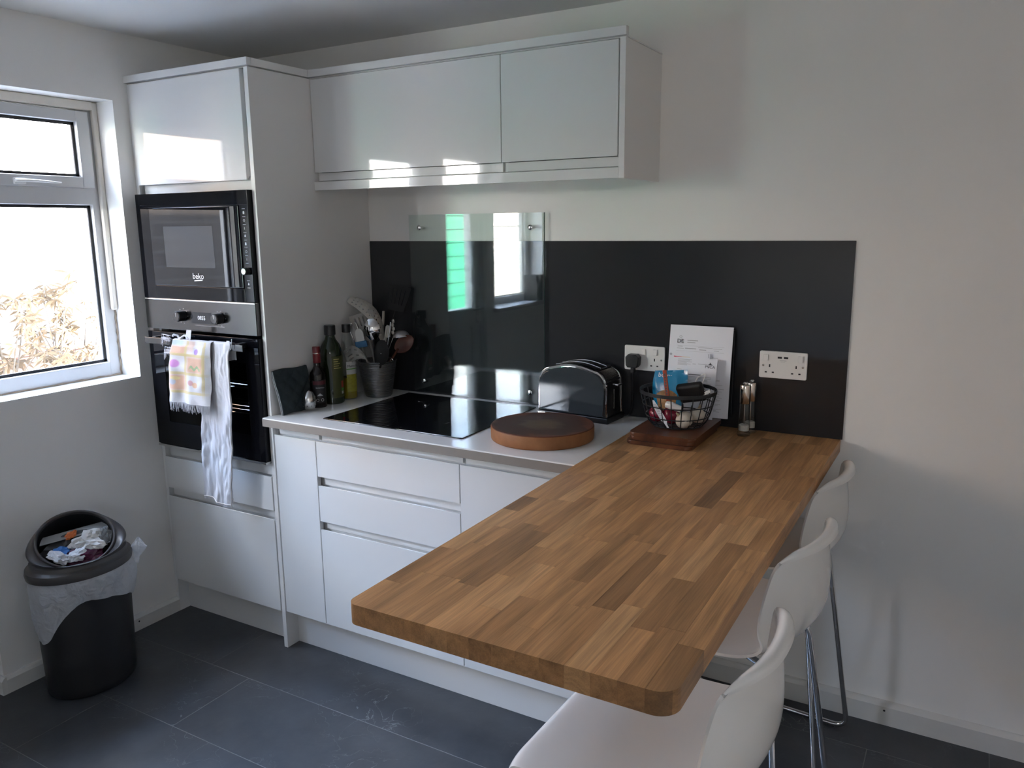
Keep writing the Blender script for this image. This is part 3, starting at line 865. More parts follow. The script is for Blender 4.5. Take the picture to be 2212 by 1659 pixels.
for i in range(NS):
    y = OY0
    x0, x1 = OX0 + i * SW, OX0 + (i + 1) * SW
    first = True
    while y < -0.002:
        L = rng.choice((0.12, 0.16, 0.20, 0.24, 0.29, 0.36)) * rng.uniform(0.85, 1.15)
        if first: L *= rng.uniform(0.5, 1.0); first = False
        y1 = min(y + L, -0.001)
        if -0.001 - y1 < 0.09: y1 = -0.001
        P = clip(outline, x0 + 0.00012, x1 - 0.00012, y + (0.00012 if y > OY0 else 0), y1 - (0.00012 if y1 < -0.0011 else 0))
        if len(P) >= 3:
            dz = rng.uniform(0, 0.00012)
            q = MB(); q.prism(P, OZ0, OZ1 - dz)
            build('stave', q, oak_m, oak, smooth=False)
        y = y1

# splashback and the glass sheet behind the hob
b = MB(); b.box(0.6450, 2.4881, -0.0055, -0.0005, 0.9120, 1.5196, 0.0008)
o = build('splashback', b, splash_m, None, loc=(1.55, -0.003, 0.912)); tag(o, 'glossy dark grey splashback panel on the wall behind the worktops', 'splashback')
gs = thing('glass_splash_guard', 'clear glass sheet screwed to the wall behind the hob', 'glass panel', (1.158, -0.019, 0.9215))
b = MB(); b.box(0.8600, 1.4560, -0.0220, -0.0160, 0.9215, 1.6200); build('glass_sheet', b, glass_sheet, gs, smooth=False)
edge_gl = mat('glass_edge', (0.045, 0.075, 0.065), 0.1)
b = MB(); b.box(1.4560, 1.4568, -0.0220, -0.0160, 0.9215, 1.6200); build('polished_edge', b, edge_gl, gs, smooth=False)
for x, z in ((0.914, 1.571), (1.405, 1.568), (0.914, 0.966), (1.399, 0.964)):
    y0_ = 0.0002 if z < 1.4 else -0.005
    b = MB(); b.lathe([(0.006, y0_), (0.006, 0.0215), (0.0095, 0.0215), (0.0095, 0.0255), (0.007, 0.0270), (0.0, 0.0275)], seg=20, mat=Matrix.Translation((x, -0.0057, z)) @ RX)
    build('screw', b, chrome, gs)

# ================================================================== sockets
def socket(name, label, x, z, usb):
    t = thing(name, label, 'socket', (x + 0.073, -0.0057, z))
    y0 = -0.0058
    q = MB(); q.prism(rrect(x, x + 0.146, z, z + 0.086, 0.005, 4), -0.0150, y0, lambda a, c, d: (a, d, c), 0.0025, 2)
    build('face_plate', q, sock_m, t)
    yf = -0.0150
    for sxx in ((0.020, 0.126) if usb else (0.070, 0.112)):
        q = MB(); q.box(x + sxx - 0.0075, x + sxx + 0.0075, yf - 0.005, yf + 0.001, z + 0.055, z + 0.076, 0.002); build('rocker_switch', q, sock_m, t)
    for k, cx in enumerate((0.0365, 0.1095)):
        cx += (-0.004 if k == 0 else 0.004) if usb else 0
        q = MB(); q.box(x + cx - 0.002, x + cx + 0.002, yf - 0.0004, yf, z + 0.035, z + 0.044); build('earth_slot', q, blk_matte, t, smooth=False)
        for dx in (-0.011, 0.011):
            q = MB(); q.box(x + cx + dx - 0.0033, x + cx + dx + 0.0033, yf - 0.0004, yf, z + 0.0165, z + 0.0210); build('pin_slot', q, blk_matte, t, smooth=False)
    for dx in (0.0125, 0.1335):
        q = MB(); q.lathe([(0, 0.0012), (0.0025, 0.0010), (0.0035, 0.0)], seg=14, mat=Matrix.Translation((x + dx, yf, z + 0.040)) @ RX); build('plate_screw', q, steel_m, t)
    if usb:
        for dx in (0.0625, 0.0815):
            q = MB(); q.box(x + dx - 0.0065, x + dx + 0.0065, yf - 0.0004, yf, z + 0.064, z + 0.070); build('charging_port', q, blk_matte, t, smooth=False)
        q = MB(); q.box(x + 0.063, x + 0.083, yf - 0.0003, yf, z + 0.057, z + 0.0585); q.box(x + 0.066, x + 0.079, yf - 0.0003, yf, z + 0.0535, z + 0.0545); stuff(build('printed_lines', q, print_gr, t, smooth=False))
    return t
socket('double_socket', 'white double wall socket behind the papers with a black plug in it', 1.7670, 1.0795, False)
socket('double_socket', 'white double wall socket with two charging ports near the splashback end', 2.2271, 1.0900, True)
t = thing('mains_plug', 'black mains plug pushed into the wall socket behind the toaster', 'plug', (1.806, -0.03, 1.105))
b = MB(); b.prism([(1.784, 1.100), (1.790, 1.092), (1.822, 1.092), (1.828, 1.100), (1.830, 1.128), (1.820, 1.138), (1.792, 1.138), (1.782, 1.128)], -0.048, -0.0152, lambda a, c, d: (a, d, c), 0.004, 3)
build('plug_body', b, blk_plastic, t)
b = MB(); b.box(1.800, 1.812, -0.042, -0.020, 1.072, 1.094, 0.003); build('cord_grip', b, blk_plastic, t)
b = MB(); b.tube([(1.806, -0.031, 1.075), (1.806, -0.029, 1.04), (1.803, -0.024, 1.00), (1.80, -0.02, 0.95), (1.79, -0.018, 0.92), (1.772, -0.03, 0.9165), (1.758, -0.035, 0.922)], 0.0032, 8); build('cord', b, blk_plastic, t)

# ================================================================== toaster
TL_, TD_, TH_ = 0.272, 0.118, 0.194
tt = thing('toaster', 'grey two-slot toaster with chrome edges between hob and socket', 'toaster', (0, 0, 0), local=True)
def tsect(L, H, z0=0.0):
    # side silhouette: upright ends, shallow arched crown, big rounded shoulders
    h = L / 2
    P = [(-h, z0 + 0.022), (-h + 0.003, z0 + H * 0.62)]
    for i in range(1, 9):
        a = PI - (PI / 2) * i / 8
        P.append((-h + 0.050 + 0.047 * math.cos(a), z0 + H * 0.62 + (H * 0.30) * math.sin(a)))
    for i in range(1, 8):
        x = lerp(-h + 0.050, h - 0.050, i / 8)
        P.append((x, z0 + H * 0.92 + H * 0.08 * math.sin(PI * i / 8)))
    for i in range(0, 9):
        a = PI / 2 - (PI / 2) * i / 8
        P.append((h - 0.050 + 0.047 * math.cos(a), z0 + H * 0.62 + (H * 0.30) * math.sin(a)))
    P.append((h, z0 + 0.022))
    return P
toast_m = mat('toaster_grey_enamel', (0.030, 0.037, 0.044), 0.08, spec=0.5)
S = tsect(TL_, TH_)
S2 = [(x * 0.965, 0.022 + (z - 0.022) * 0.955) for x, z in S]
xz = lambda a, c, d: (a, d, c)
for nm, ya, yb in (('front_panel', -TD_ / 2 - 0.010, -TD_ / 2 + 0.004), ('rear_panel', TD_ / 2 - 0.004, TD_ / 2 + 0.010)):
    b = MB(); b.prism(S2, ya, yb, xz, 0.008, 4); build(nm, b, toast_m, tt)
for ya, yb in ((-TD_ / 2 - 0.002, -TD_ / 2 + 0.006), (TD_ / 2 - 0.006, TD_ / 2 + 0.002)):
    b = MB(); b.prism(S, ya, yb, xz, 0.0025, 2); build('chrome_edge', b, chrome, tt)
S3 = [(x * 0.975, 0.022 + (z - 0.022) * 0.972) for x, z in S]
b = MB(); b.prism(S3, -TD_ / 2 + 0.006, TD_ / 2 - 0.006, xz); build('end_casing', b, blk_plastic, tt)
def top_z(x): 
    i = (x + TL_ / 2 - 0.050) / (TL_ - 0.10)
    return TH_ * 0.92 + TH_ * 0.08 * math.sin(PI * max(0, min(1, i)))
b = MB()
b.grid(lambda u, v: (lerp(-0.094, 0.094, u), lerp(-TD_ / 2 + 0.006, TD_ / 2 - 0.006, v), top_z(lerp(-0.094, 0.094, u)) + 0.0005), 16, 1); build('top_plate', b, brushed, tt)
for y in (-0.026, 0.020):
    b = MB(); b.grid(lambda u, v: (lerp(-0.088, 0.080, u), y + lerp(-0.013, 0.013, v), top_z(lerp(-0.088, 0.080, u)) + 0.0012), 14, 1); build('bread_slot', b, blk_matte, tt)
    b = MB(); b.tube([(lerp(-0.092, 0.085, i / 14), y + 0.016, top_z(lerp(-0.092, 0.085, i / 14)) + 0.002) for i in range(15)], 0.0022, 8); build('slot_wire', b, chrome, tt)
b = MB()
for i in range(10):
    x = 0.100 + i * 0.0032; z = TH_ * 0.62 + TH_ * 0.30 * math.sqrt(max(0, 1 - ((x - (TL_ / 2 - 0.050)) / 0.047) ** 2)) if x > TL_ / 2 - 0.05 else TH_ * 0.92
    b.box(x - 0.0008, x + 0.0008, -TD_ / 2 + 0.012, TD_ / 2 - 0.012, z - 0.004, z + 0.0012)
stuff(build('vent_grill', b, steel_m, tt, smooth=False))
b = MB(); b.box(TL_ / 2 - 0.002, TL_ / 2 + 0.022, -0.022, 0.010, 0.126, 0.134, 0.003); build('lever', b, chrome, tt)
b = MB(); b.box(TL_ / 2 - 0.004, TL_ / 2 + 0.0005, -0.0075, -0.0035, 0.045, 0.112, 0.001); build('lever_slot', b, steel_m, tt)
b = MB(); b.prism([(-TL_ / 2 - 0.003, 0.0), (TL_ / 2 + 0.003, 0.0), (TL_ / 2 + 0.003, 0.020), (-TL_ / 2 - 0.003, 0.020)], -TD_ / 2 - 0.006, TD_ / 2 + 0.006, xz, 0.003, 2); build('base', b, blk_plastic, tt)
b = MB(); b.box(-TL_ / 2 + 0.002, -TL_ / 2 + 0.075, -TD_ / 2 - 0.008, -TD_ / 2 - 0.0062, 0.006, 0.015, 0.0005); build('base_trim', b, chrome, tt)
tt.location = (1.632, -0.086, 0.9115); tt.rotation_euler = (0, 0, R(-4))

# ================================================================== thick round chopping board
def round_mat():
    m, t, b_, o_ = nodes('round_board_wood')
    c = t.nodes.new('ShaderNodeTexCoord'); s_ = t.nodes.new('ShaderNodeSeparateXYZ'); t.links.new(c.outputs['Object'], s_.inputs[0])
    def ma(op, x, y):
        n = t.nodes.new('ShaderNodeMath'); n.operation = op
        for i, q in enumerate((x, y)):
            if isinstance(q, (int, float)): n.inputs[i].default_value = q
            elif q is not None: t.links.new(q, n.inputs[i])
        return n.outputs[0]
    rr = ma('SQRT', ma('ADD', ma('POWER', s_.outputs['X'], 2.0), ma('POWER', s_.outputs['Y'], 2.0)), None)
    n = t.nodes.new('ShaderNodeTexNoise'); n.inputs['Scale'].default_value = 9; n.inputs['Detail'].default_value = 6; n.inputs['Distortion'].default_value = 0.8
    mp = t.nodes.new('ShaderNodeMapping'); mp.inputs['Scale'].default_value = (0.7, 1.6, 1); mp.inputs['Rotation'].default_value = (0, 0, 0.5)
    t.links.new(c.outputs['Object'], mp.inputs['Vector']); t.links.new(mp.outputs[0], n.inputs['Vector'])
    rd = ma('ADD', ma('DIVIDE', rr, 0.165), ma('MULTIPLY', ma('SUBTRACT', n.outputs['Fac'], 0.5), 0.9))
    r = t.nodes.new('ShaderNodeValToRGB'); e = r.color_ramp.elements
    e[0].position = 0.0; e[0].color = (0.125, 0.085, 0.052, 1); e[1].position = 1.0; e[1].color = (0.115, 0.035, 0.016, 1)
    for p, cc in ((0.28, (0.105, 0.068, 0.042)), (0.45, (0.045, 0.022, 0.014)), (0.86, (0.050, 0.018, 0.010))):
        k = e.new(p); k.color = (*cc, 1)
    t.links.new(rd, r.inputs['Fac'])
    # side: lighter brown with grain
    n2 = t.nodes.new('ShaderNodeTexNoise'); n2.inputs['Scale'].default_value = 18; n2.inputs['Detail'].default_value = 5
    t.links.new(c.outputs['Object'], n2.inputs['Vector'])
    r2 = t.nodes.new('ShaderNodeValToRGB'); r2.color_ramp.elements[0].position = 0.3; r2.color_ramp.elements[1].position = 0.7
    r2.color_ramp.elements[0].color = (0.20, 0.078, 0.028, 1); r2.color_ramp.elements[1].color = (0.29, 0.125, 0.050, 1)
    t.links.new(n2.outputs['Fac'], r2.inputs['Fac'])
    z = ma('GREATER_THAN', s_.outputs['Z'], 0.0415)
    x = t.nodes.new('ShaderNodeMix'); x.data_type = 'RGBA'
    t.links.new(z, x.inputs['Factor']); t.links.new(r2.outputs['Color'], x.inputs['A']); t.links.new(r.outputs['Color'], x.inputs['B'])
    t.links.new(x.outputs['Result'], b_.inputs['Base Color']); setp(b_, rough=0.6, spec=0.3)
    return m
b = MB(); b.lathe([(0, 0), (0.160, 0), (0.1635, 0.003), (0.1645, 0.006), (0.1645, 0.0405), (0.1625, 0.0435), (0.160, 0.0440), (0.152, 0.0430), (0.148, 0.0425), (0.10, 0.0425), (0, 0.0425)], (1.648, -0.402, 0.9116), 72)
o = build('round_chopping_board', b, round_mat(), None, loc=(1.648, -0.402, 0.9116)); tag(o, 'thick round wooden chopping board with a dark worn top, beside the hob', 'chopping board')

# ================================================================== three dark boards under the basket
bw = wood('dark_board_wood', (0.050, 0.018, 0.010), (0.13, 0.048, 0.022), (30, 3, 30), 0.3)
lab = ['lowest of three dark red-brown chopping boards stacked on the oak bar', 'middle of three dark red-brown chopping boards stacked on the oak bar', 'topmost of three dark red-brown chopping boards, right under the wire basket']
zb = 0.9118
for i in range(3):
    x0, x1, y0, y1 = ((1.908, 2.116, -0.352, -0.050), (1.914, 2.122, -0.344, -0.046), (1.918, 2.128, -0.354, -0.052))[i]
    b = MB(); b.prism(rrect(x0, x1, y0, y1, 0.022, 6), zb, zb + 0.0128, None, 0.0034, 2)
    o = build('chopping_board', b, bw, None, loc=((x0 + x1) / 2, (y0 + y1) / 2, zb)); tag(o, lab[i], 'chopping board', 'stacked dark boards')
    zb += 0.0130
ZB = zb

# ================================================================== papers leaning on the splashback
def sheet(name, label, x0, x1, zbot, ybot, ztop, ytop, curl=0.004, th=0.0008, parent_only=False, skew=0.0, group='papers'):
    t = thing(name, label, 'paper', ((x0 + x1) / 2, ybot, zbot), group)
    def P(u, v, off=0.0):
        x = lerp(x0, x1, u) + skew * (1 - v); y = lerp(ybot, ytop, v) - curl * math.sin(PI * v) - curl * 0.6 * math.sin(PI * u) * (1 - v) - off
        return Vector((x, y, lerp(zbot, ztop, v)))
    q = MB(); q.grid(lambda u, v: P(u, v), 10, 12); q.solid(th); build('sheet', q, paper_m, t)
    return t, P
def strokes(root, P, items, m, name='printed_lines', off=0.0010):
    q = MB()
    for (u0, u1, v, h) in items:
        n = 5
        q.grid(lambda a, c: P(lerp(u0, u1, a), v + (c - 0.5) * h, off), n, 1)
    return stuff(build(name, q, m, root, smooth=False))
# black board / tablet standing behind the sheets
b = MB(); b.box(1.955, 2.148, -0.0235, -0.0135, ZB, 1.236, 0.002); o = build('black_folder', b, blk_plastic, None, loc=(2.05, -0.018, ZB)); tag(o, 'thin black folder standing behind the white papers', 'folder')
t, P = sheet('paper_sheet', 'tall white printed letter standing at the back of the papers', 1.9365, 2.1455, ZB + 0.0005, -0.060, 1.2465, -0.030)
rl = random.Random(3)
strokes(t, P, [(0.29 + 0.0, 0.46, 0.835, 0.007), (0.29, 0.42, 0.812, 0.006)], print_gr)
L_ = [(0.12, 0.88, 0.776, 0.0016), (0.12, 0.88, 0.716, 0.0016)]
strokes(t, P, L_ + [(0.14, 0.22, 0.765, 0.004), (0.13, 0.24, 0.743, 0.004), (0.26, 0.44, 0.746, 0.008), (0.47, 0.70, 0.762, 0.004), (0.49, 0.60, 0.738, 0.007), (0.71, 0.85, 0.757, 0.004), (0.72, 0.80, 0.735, 0.005)], print_gr, 'form_lines')
it = [(0.70, 0.70 + rl.uniform(0.06, 0.2), 0.66 - 0.018 * i, 0.004) for i in range(3)]
for i in range(26):
    it.append((0.62, 0.62 + rl.uniform(0.1, 0.3), 0.42 - 0.014 * i, 0.0035))
strokes(t, P, it, print_gr, 'letter_text')
pp = P(0.18, 0.822, 0.0014); text('letterhead', 'DE', 0.019, pp, print_dk, t, rot=(PI / 2 - 0.09, 0, 0))
pp = P(0.40, 0.835, 0.0016)
b = MB(); c_ = P(0.18, 0.872, 0.0014); b.tube([(c_.x + 0.004 * math.cos(a), c_.y, c_.z + 0.004 * math.sin(a)) for a in [2 * PI * j / 10 for j in range(10)]], 0.0005, 5, closed=True); build('printed_emblem', b, print_gr, t)
# middle sheet with the coloured bar
t, P = sheet('paper_sheet', 'white letter with a red, yellow and blue line, between two other papers', 1.9450, 2.0780, ZB + 0.0005, -0.076, 1.161, -0.052, 0.003)
for (u0, u1, cc, nm) in ((0.10, 0.30, (0.62, 0.03, 0.08), 'red_bar'), (0.30, 0.52, (0.75, 0.50, 0.12), 'yellow_bar'), (0.52, 0.78, (0.12, 0.28, 0.55), 'blue_bar')):
    q = MB(); q.grid(lambda a, c: P(lerp(u0, u1, a), 0.925 - 0.02 * lerp(u0, u1, a) + (c - 0.5) * (0.014 if u0 < 0.5 else 0.007), 0.001), 5, 1); build(nm, q, mat(nm, cc, 0.6), t, smooth=False)
q = MB(); q.grid(lambda a, c: P(0.97 + 0.008 * a, lerp(0.93, 0.99, c), 0.001), 1, 1); build('margin_mark', q, print_dk, t, smooth=False)
b = MB(); c_ = P(0.02, 0.955, 0.001); b.tube([(c_.x + 0.003 * math.cos(a), c_.y, c_.z + 0.003 * math.sin(a)) for a in [2 * PI * j / 10 for j in range(10)]], 0.0006, 5, closed=True); build('punch_ring', b, print_dk, t)
# front letter
t, P = sheet('paper_sheet', 'short white letter at the front of the papers, just behind the basket', 1.9700, 2.1080, ZB + 0.0005, -0.092, 1.146, -0.068, 0.003, skew=-0.004)
it = [(0.06, 0.06 + rl.uniform(0.12, 0.36), 0.965 - 0.018 * i, 0.006) for i in range(6)] + [(0.42, 0.50, 0.90, 0.008), (0.55, 0.76, 0.905, 0.008), (0.06, 0.17, 0.80, 0.006), (0.06, 0.20, 0.765, 0.006)]
it += [(0.06, rl.uniform(0.80, 0.90), 0.69 - 0.022 * i, 0.007) for i in range(10)]
strokes(t, P, it, print_gr)
strokes(t, P, [(0.06, 0.66, 0.725, 0.011)], print_dk, 'bold_line')
pp = P(0.84, 0.865, 0.0014); text('letterhead', 'PVCA', 0.013, pp, print_dk, t, rot=(PI / 2 - 0.11, 0, 0))
b = MB(); c_ = P(0.84, 0.918, 0.0014)
b.prism([(c_.x - 0.009, c_.z - 0.004), (c_.x + 0.009, c_.z - 0.004), (c_.x + 0.003, c_.z - 0.001), (c_.x, c_.z + 0.005), (c_.x - 0.003, c_.z - 0.001)], c_.y - 0.0002, c_.y, xz); build('printed_emblem', b, print_dk, t, smooth=False)

# ================================================================== wire basket and what is in it
BC = Vector((2.020, -0.190, ZB))
RB, RT, HB = 0.080, 0.119, 0.108
bk = thing('wire_basket', 'round black wire basket of groceries standing on the dark boards', 'basket', BC)
wire_m = mat('black_wire', (0.014, 0.015, 0.017), 0.35)
def bprof(v): return RB + (RT - RB) * (v ** 0.55), HB * v
def bring(v, r, name, seg=40):
    R_, z = bprof(v)
    q = MB(); q.tube([(BC.x + R_ * math.cos(2 * PI * i / seg), BC.y + R_ * math.sin(2 * PI * i / seg), BC.z + z + 0.0025) for i in range(seg)], r, 6, closed=True); build(name, q, wire_m, bk)
q = MB(); q.grid(lambda u, v: (BC.x + (RT + 0.001) * math.cos(2 * PI * u), BC.y + (RT + 0.001) * math.sin(2 * PI * u), BC.z + lerp(HB - 0.005, HB + 0.006, v)), 48, 1, True); q.solid(0.002); build('rim_band', q, wire_m, bk)
for v in (0.0, 0.28, 0.62): bring(v, 0.0018, 'ring_wire')
first = None
for i in range(22):
    if first is None:
        q = MB(); q.tube([(BC.x + bprof(v / 8)[0], BC.y, BC.z + bprof(v / 8)[1] + 0.0025) for v in range(9)], 0.0016, 6); first = build('upright_wire', q, wire_m, bk)
        first.data.transform(Matrix.Identity(4))
    else:
        c = first.copy(); COL.objects.link(c); c.rotation_euler = (0, 0, 2 * PI * i / 22)
q = MB()
for i in range(-3, 4):
    h = math.sqrt(RB ** 2 - (i * 0.022) ** 2)
    q.tube([(BC.x - h, BC.y + i * 0.022, BC.z + 0.0025), (BC.x + h, BC.y + i * 0.022, BC.z + 0.0025)], 0.0014, 6)
stuff(build('base_wires', q, wire_m, bk))

GROC0 = set(o.name for o in bpy.data.objects)
# groceries
blue_pkt = mat('blue_foil', (0.010, 0.19, 0.36), 0.18, spec=0.6, bump=0.6, bscale=26)
nut_m = mat('nut_print', (0.30, 0.15, 0.045), 0.5, var=0.7, vscale=140)
t = thing('snack_packet', 'blue foil packet of nuts standing at the left in the wire basket', 'packet', (1.985, -0.215, ZB + 0.006))
def pk(u, v, s_):
    x = 1.926 + 0.118 * u + 0.004 * math.sin(7 * v + 3 * u) - 0.012 * (1 - v) * (u - 0.5); z = ZB + 0.010 + 0.146 * v + 0.014 * u * v
    bulge = 0.022 * (math.sin(PI * u) ** 0.6) * (math.sin(PI * min(1, v * 1.05)) ** 0.7) + 0.0015 * math.sin(18 * u + 9 * v)
    return (x, -0.190 + 0.030 * v + s_ * bulge - 0.02 * u, z)
b = MB(); b.grid(lambda u, v: pk(u, v, -1), 16, 18); b.grid(lambda u, v: pk(u, v, 1), 16, 18); build('foil_bag', b, blue_pkt, t)
def pkf(u, v, o=0.0012):
    p = pk(u, v, -1); return (p[0], p[1] - o, p[2])
b = MB()
b.grid(lambda a, c: pkf(0.20 + 0.62 * a, lerp(0.10, 0.52 + 0.10 * math.sin(PI * a), c)), 12, 6); build('nut_window', b, nut_m, t)
p_ = pkf(0.34, 0.905, 0.002); text('packet_lettering', 'beans', 0.021, p_, print_m, t, rot=(PI / 2 - 0.3, 0.03, 0))
red_pk = mat('red_wrapper', (0.36, 0.055, 0.02), 0.35)
t = thing('snack_stick', 'slim red wrapped stick poking up from the wire basket', 'packet', (2.006, -0.285, ZB + 0.10))
ax_ = Vector((-0.16, 0.05, 0.98)).normalized()
b = MB(); c0 = Vector((2.013, -0.275, ZB + 0.090)); rot = Vector((0, 0, 1)).rotation_difference(ax_).to_matrix()
b.obox(c0 + ax_ * 0.044, (0.0125, 0.007, 0.096), rot, 0.002); build('wrapper', b, red_pk, t)
b = MB()
for i in range(9): b.obox(c0 + ax_ * (0.010 + i * 0.0085) + Vector((0, -0.0038, 0)), (0.0055, 0.0004, 0.0035 + 0.002 * (i % 3)), rot)
stuff(build('wrapper_print', b, print_dk, t, smooth=False))
t = thing('dark_pouch', 'black zipped pouch lying across the right side of the basket', 'pouch', (2.075, -0.21, ZB + 0.06))
b = MB()
rot = Matrix.Rotation(R(-12), 3, 'Y') @ Matrix.Rotation(R(28), 3, 'X')
b.obox(Vector((2.070, -0.222, ZB + 0.108)), (0.084, 0.026, 0.066), rot, 0.009, 3); build('pouch_body', b, blk_matte, t)
b = MB(); b.obox(Vector((2.070, -0.2365, ZB + 0.114)) , (0.060, 0.0015, 0.002), rot); build('zip', b, blk_plastic, t)
onion_r = mat('red_onion_skin', (0.20, 0.015, 0.035), 0.22, var=0.3, vscale=30)
garlic_m = mat('garlic_skin', (0.62, 0.56, 0.47), 0.5, var=0.12, vscale=40, bump=0.3, bscale=60)
def bulb(name, label, c, r, m, axis, seg=24, ridges=0):
    t = thing(name, label, 'vegetable', c)
    rot = Vector((0, 0, 1)).rotation_difference(Vector(axis).normalized()).to_matrix().to_4x4()
    prof = [(0, -0.86), (0.3, -0.84), (0.65, -0.66), (0.92, -0.3), (1.0, 0.05), (0.93, 0.38), (0.70, 0.66), (0.42, 0.85), (0.22, 1.0), (0.13, 1.22), (0.09, 1.42), (0, 1.44)]
    q = MB(); q.lathe([(a * r, z * r) for a, z in prof[:9]] + [(0, 1.0 * r)], seg=seg)
    if ridges:
        for v in q.bm.verts:
            a = math.atan2(v.co.y, v.co.x); k = 1 + 0.045 * abs(math.sin(a * ridges / 2)); v.co.x *= k; v.co.y *= k
    q.xf(Matrix.Translation(c) @ rot); build('bulb', q, m, t, ang=60)
    q = MB(); q.lathe([(0.23 * r, 0.985 * r), (0.14 * r, 1.2 * r), (0.08 * r, 1.42 * r), (0, 1.44 * r)], seg=12); q.xf(Matrix.Translation(c) @ rot); build('neck', q, MT['dry_neck'], t)
    return t
mat('dry_neck', (0.42, 0.32, 0.20), 0.7, var=0.3, vscale=60)
bulb('red_onion', 'shiny red onion at the left of the wire basket', (1.972, -0.262, ZB + 0.036), 0.026, onion_r, (0.2, 0.6, 0.7))
bulb('red_onion', 'dark red onion in the middle at the bottom of the basket', (2.016, -0.245, ZB + 0.034), 0.030, onion_r, (0.3, 0.6, 0.5))
bulb('garlic_bulb', 'large white garlic bulb at the front right of the basket', (2.066, -0.272, ZB + 0.030), 0.027, garlic_m, (-0.5, -0.55, 0.65), ridges=9)
bulb('garlic_bulb', 'smaller white garlic bulb against the right rim of the basket', (2.094, -0.226, ZB + 0.036), 0.025, garlic_m, (0.1, 0.2, 0.9), ridges=9)
b = MB(); c0 = Vector((2.028, -0.285, ZB + 0.070)); b.tube([c0 + Vector((-0.016, 0.004, 0.006)), c0 + Vector((0.0, 0.0, 0.004)), c0 + Vector((0.03, 0.004, -0.006))], [0.011, 0.012, 0.010], 14)
o = build('small_tube', b, sock_m, None, loc=c0); tag(o, 'small white plastic tube lying on the onions in the basket', 'tube')
# white tag hanging inside the front of the basket
t = thing('paper_tag', 'long white printed paper tag hanging in the front of the basket', 'tag', (1.995, -0.31, ZB + 0.05))
def tg(u, v, o=0.0):
    cx = lerp(1.975, 2.022, v ** 1.2); wv = interp([0, .2, .5, .75, .85, 1], [.004, .008, .010, .010, .004, .003], v)
    return Vector((cx + (u - 0.5) * 2 * wv, -0.306 + 0.004 * math.sin(3 * v) + 0.012 * v - o, ZB + 0.090 - 0.085 * v))
b = MB(); b.grid(lambda u, v: tg(u, v), 3, 16); b.solid(0.0006); build('tag_strip', b, paper_m, t)
b = MB()
for i in range(9): b.grid(lambda u, v: tg(lerp(0.2, 0.8, u), 0.16 + i * 0.065 + 0.016 * v, 0.0008), 2, 1)
stuff(build('tag_print', b, print_gr, t, smooth=False))
# charger lead
t = thing('charging_cable', 'white charging cable looped over the right rim of the basket', 'cable', (2.10, -0.20, ZB + 0.11))
b = MB(); b.tube(fillet([(2.070, -0.20, ZB + 0.125), (2.078, -0.19, ZB + 0.150), (2.105, -0.185, ZB + 0.168), (2.098, -0.20, ZB + 0.140), (2.090, -0.215, ZB + 0.122), (2.112, -0.222, ZB + 0.118)], 0.012, 5), 0.0018, 8); build('lead', b, sock_m, t)
rot = Matrix.Rotation(R(-30), 3, 'Y')
b = MB(); b.obox(Vector((2.122, -0.224, ZB + 0.114)), (0.020, 0.008, 0.0105), rot, 0.002); build('plug_end', b, sock_m, t)
b = MB(); b.obox(Vector((2.111, -0.224, ZB + 0.103)), (0.010, 0.006, 0.006), rot, 0.001); build('connector', b, steel_m, t)

for o in bpy.data.objects:
    if o.name not in GROC0 and o.parent is None: o.location.y += 0.022; o.location.x -= 0.004

# ================================================================== salt and pepper mills
salt_m = mat('rock_salt', (0.70, 0.68, 0.65), 0.6, var=0.2, vscale=300)
warm_steel_m = mat('steel_oak_reflection', (0.62, 0.55, 0.48), 0.15, 1.0)  # steel tinted brown to stand in for the oak's reflection
def mill(label, loc, fill):
    t = thing('spice_mill', label, 'mill', (0, 0, 0), 'salt and pepper mills', local=True)
    b = MB(); b.lathe([(0, 0.0), (0.0185, 0.0), (0.0205, 0.002), (0.0205, 0.010), (0.0185, 0.013), (0.0192, 0.016), (0.0172, 0.060), (0.0158, 0.104), (0.0148, 0.104), (0.0160, 0.060), (0.0178, 0.018), (0, 0.016)], seg=28); build('glass_body', b, clear_glass, t)
    b = MB(); b.lathe([(0, 0.017), (0.0165, 0.017), (0.0162, 0.034), (0.012, 0.037), (0.006, 0.036), (0, 0.038)], seg=20); build('filling', b, fill, t)
    b = MB(); b.lathe([(0.0158, 0.1045), (0.0168, 0.106), (0.0168, 0.160), (0.0150, 0.164), (0.006, 0.1645), (0, 0.1645)], seg=28); build('metal_top', b, warm_steel_m, t)
    b = MB(); b.lathe([(0.006, 0.1648), (0.0085, 0.167), (0.0085, 0.170), (0.005, 0.173), (0, 0.1735)], seg=20); build('cap_knob', b, steel_m, t)
    b = MB(); b.tube([(0, 0, 0.038), (0, 0, 0.105)], 0.002, 8); build('spindle', b, steel_m, t)
    t.location = loc
    return t
mill('clear glass salt mill with metal top, the front one of the pair', (2.205, -0.088, 0.9118), salt_m)
mill('clear glass mill with metal top standing behind the salt mill', (2.212, -0.040, 0.9118), salt_m)

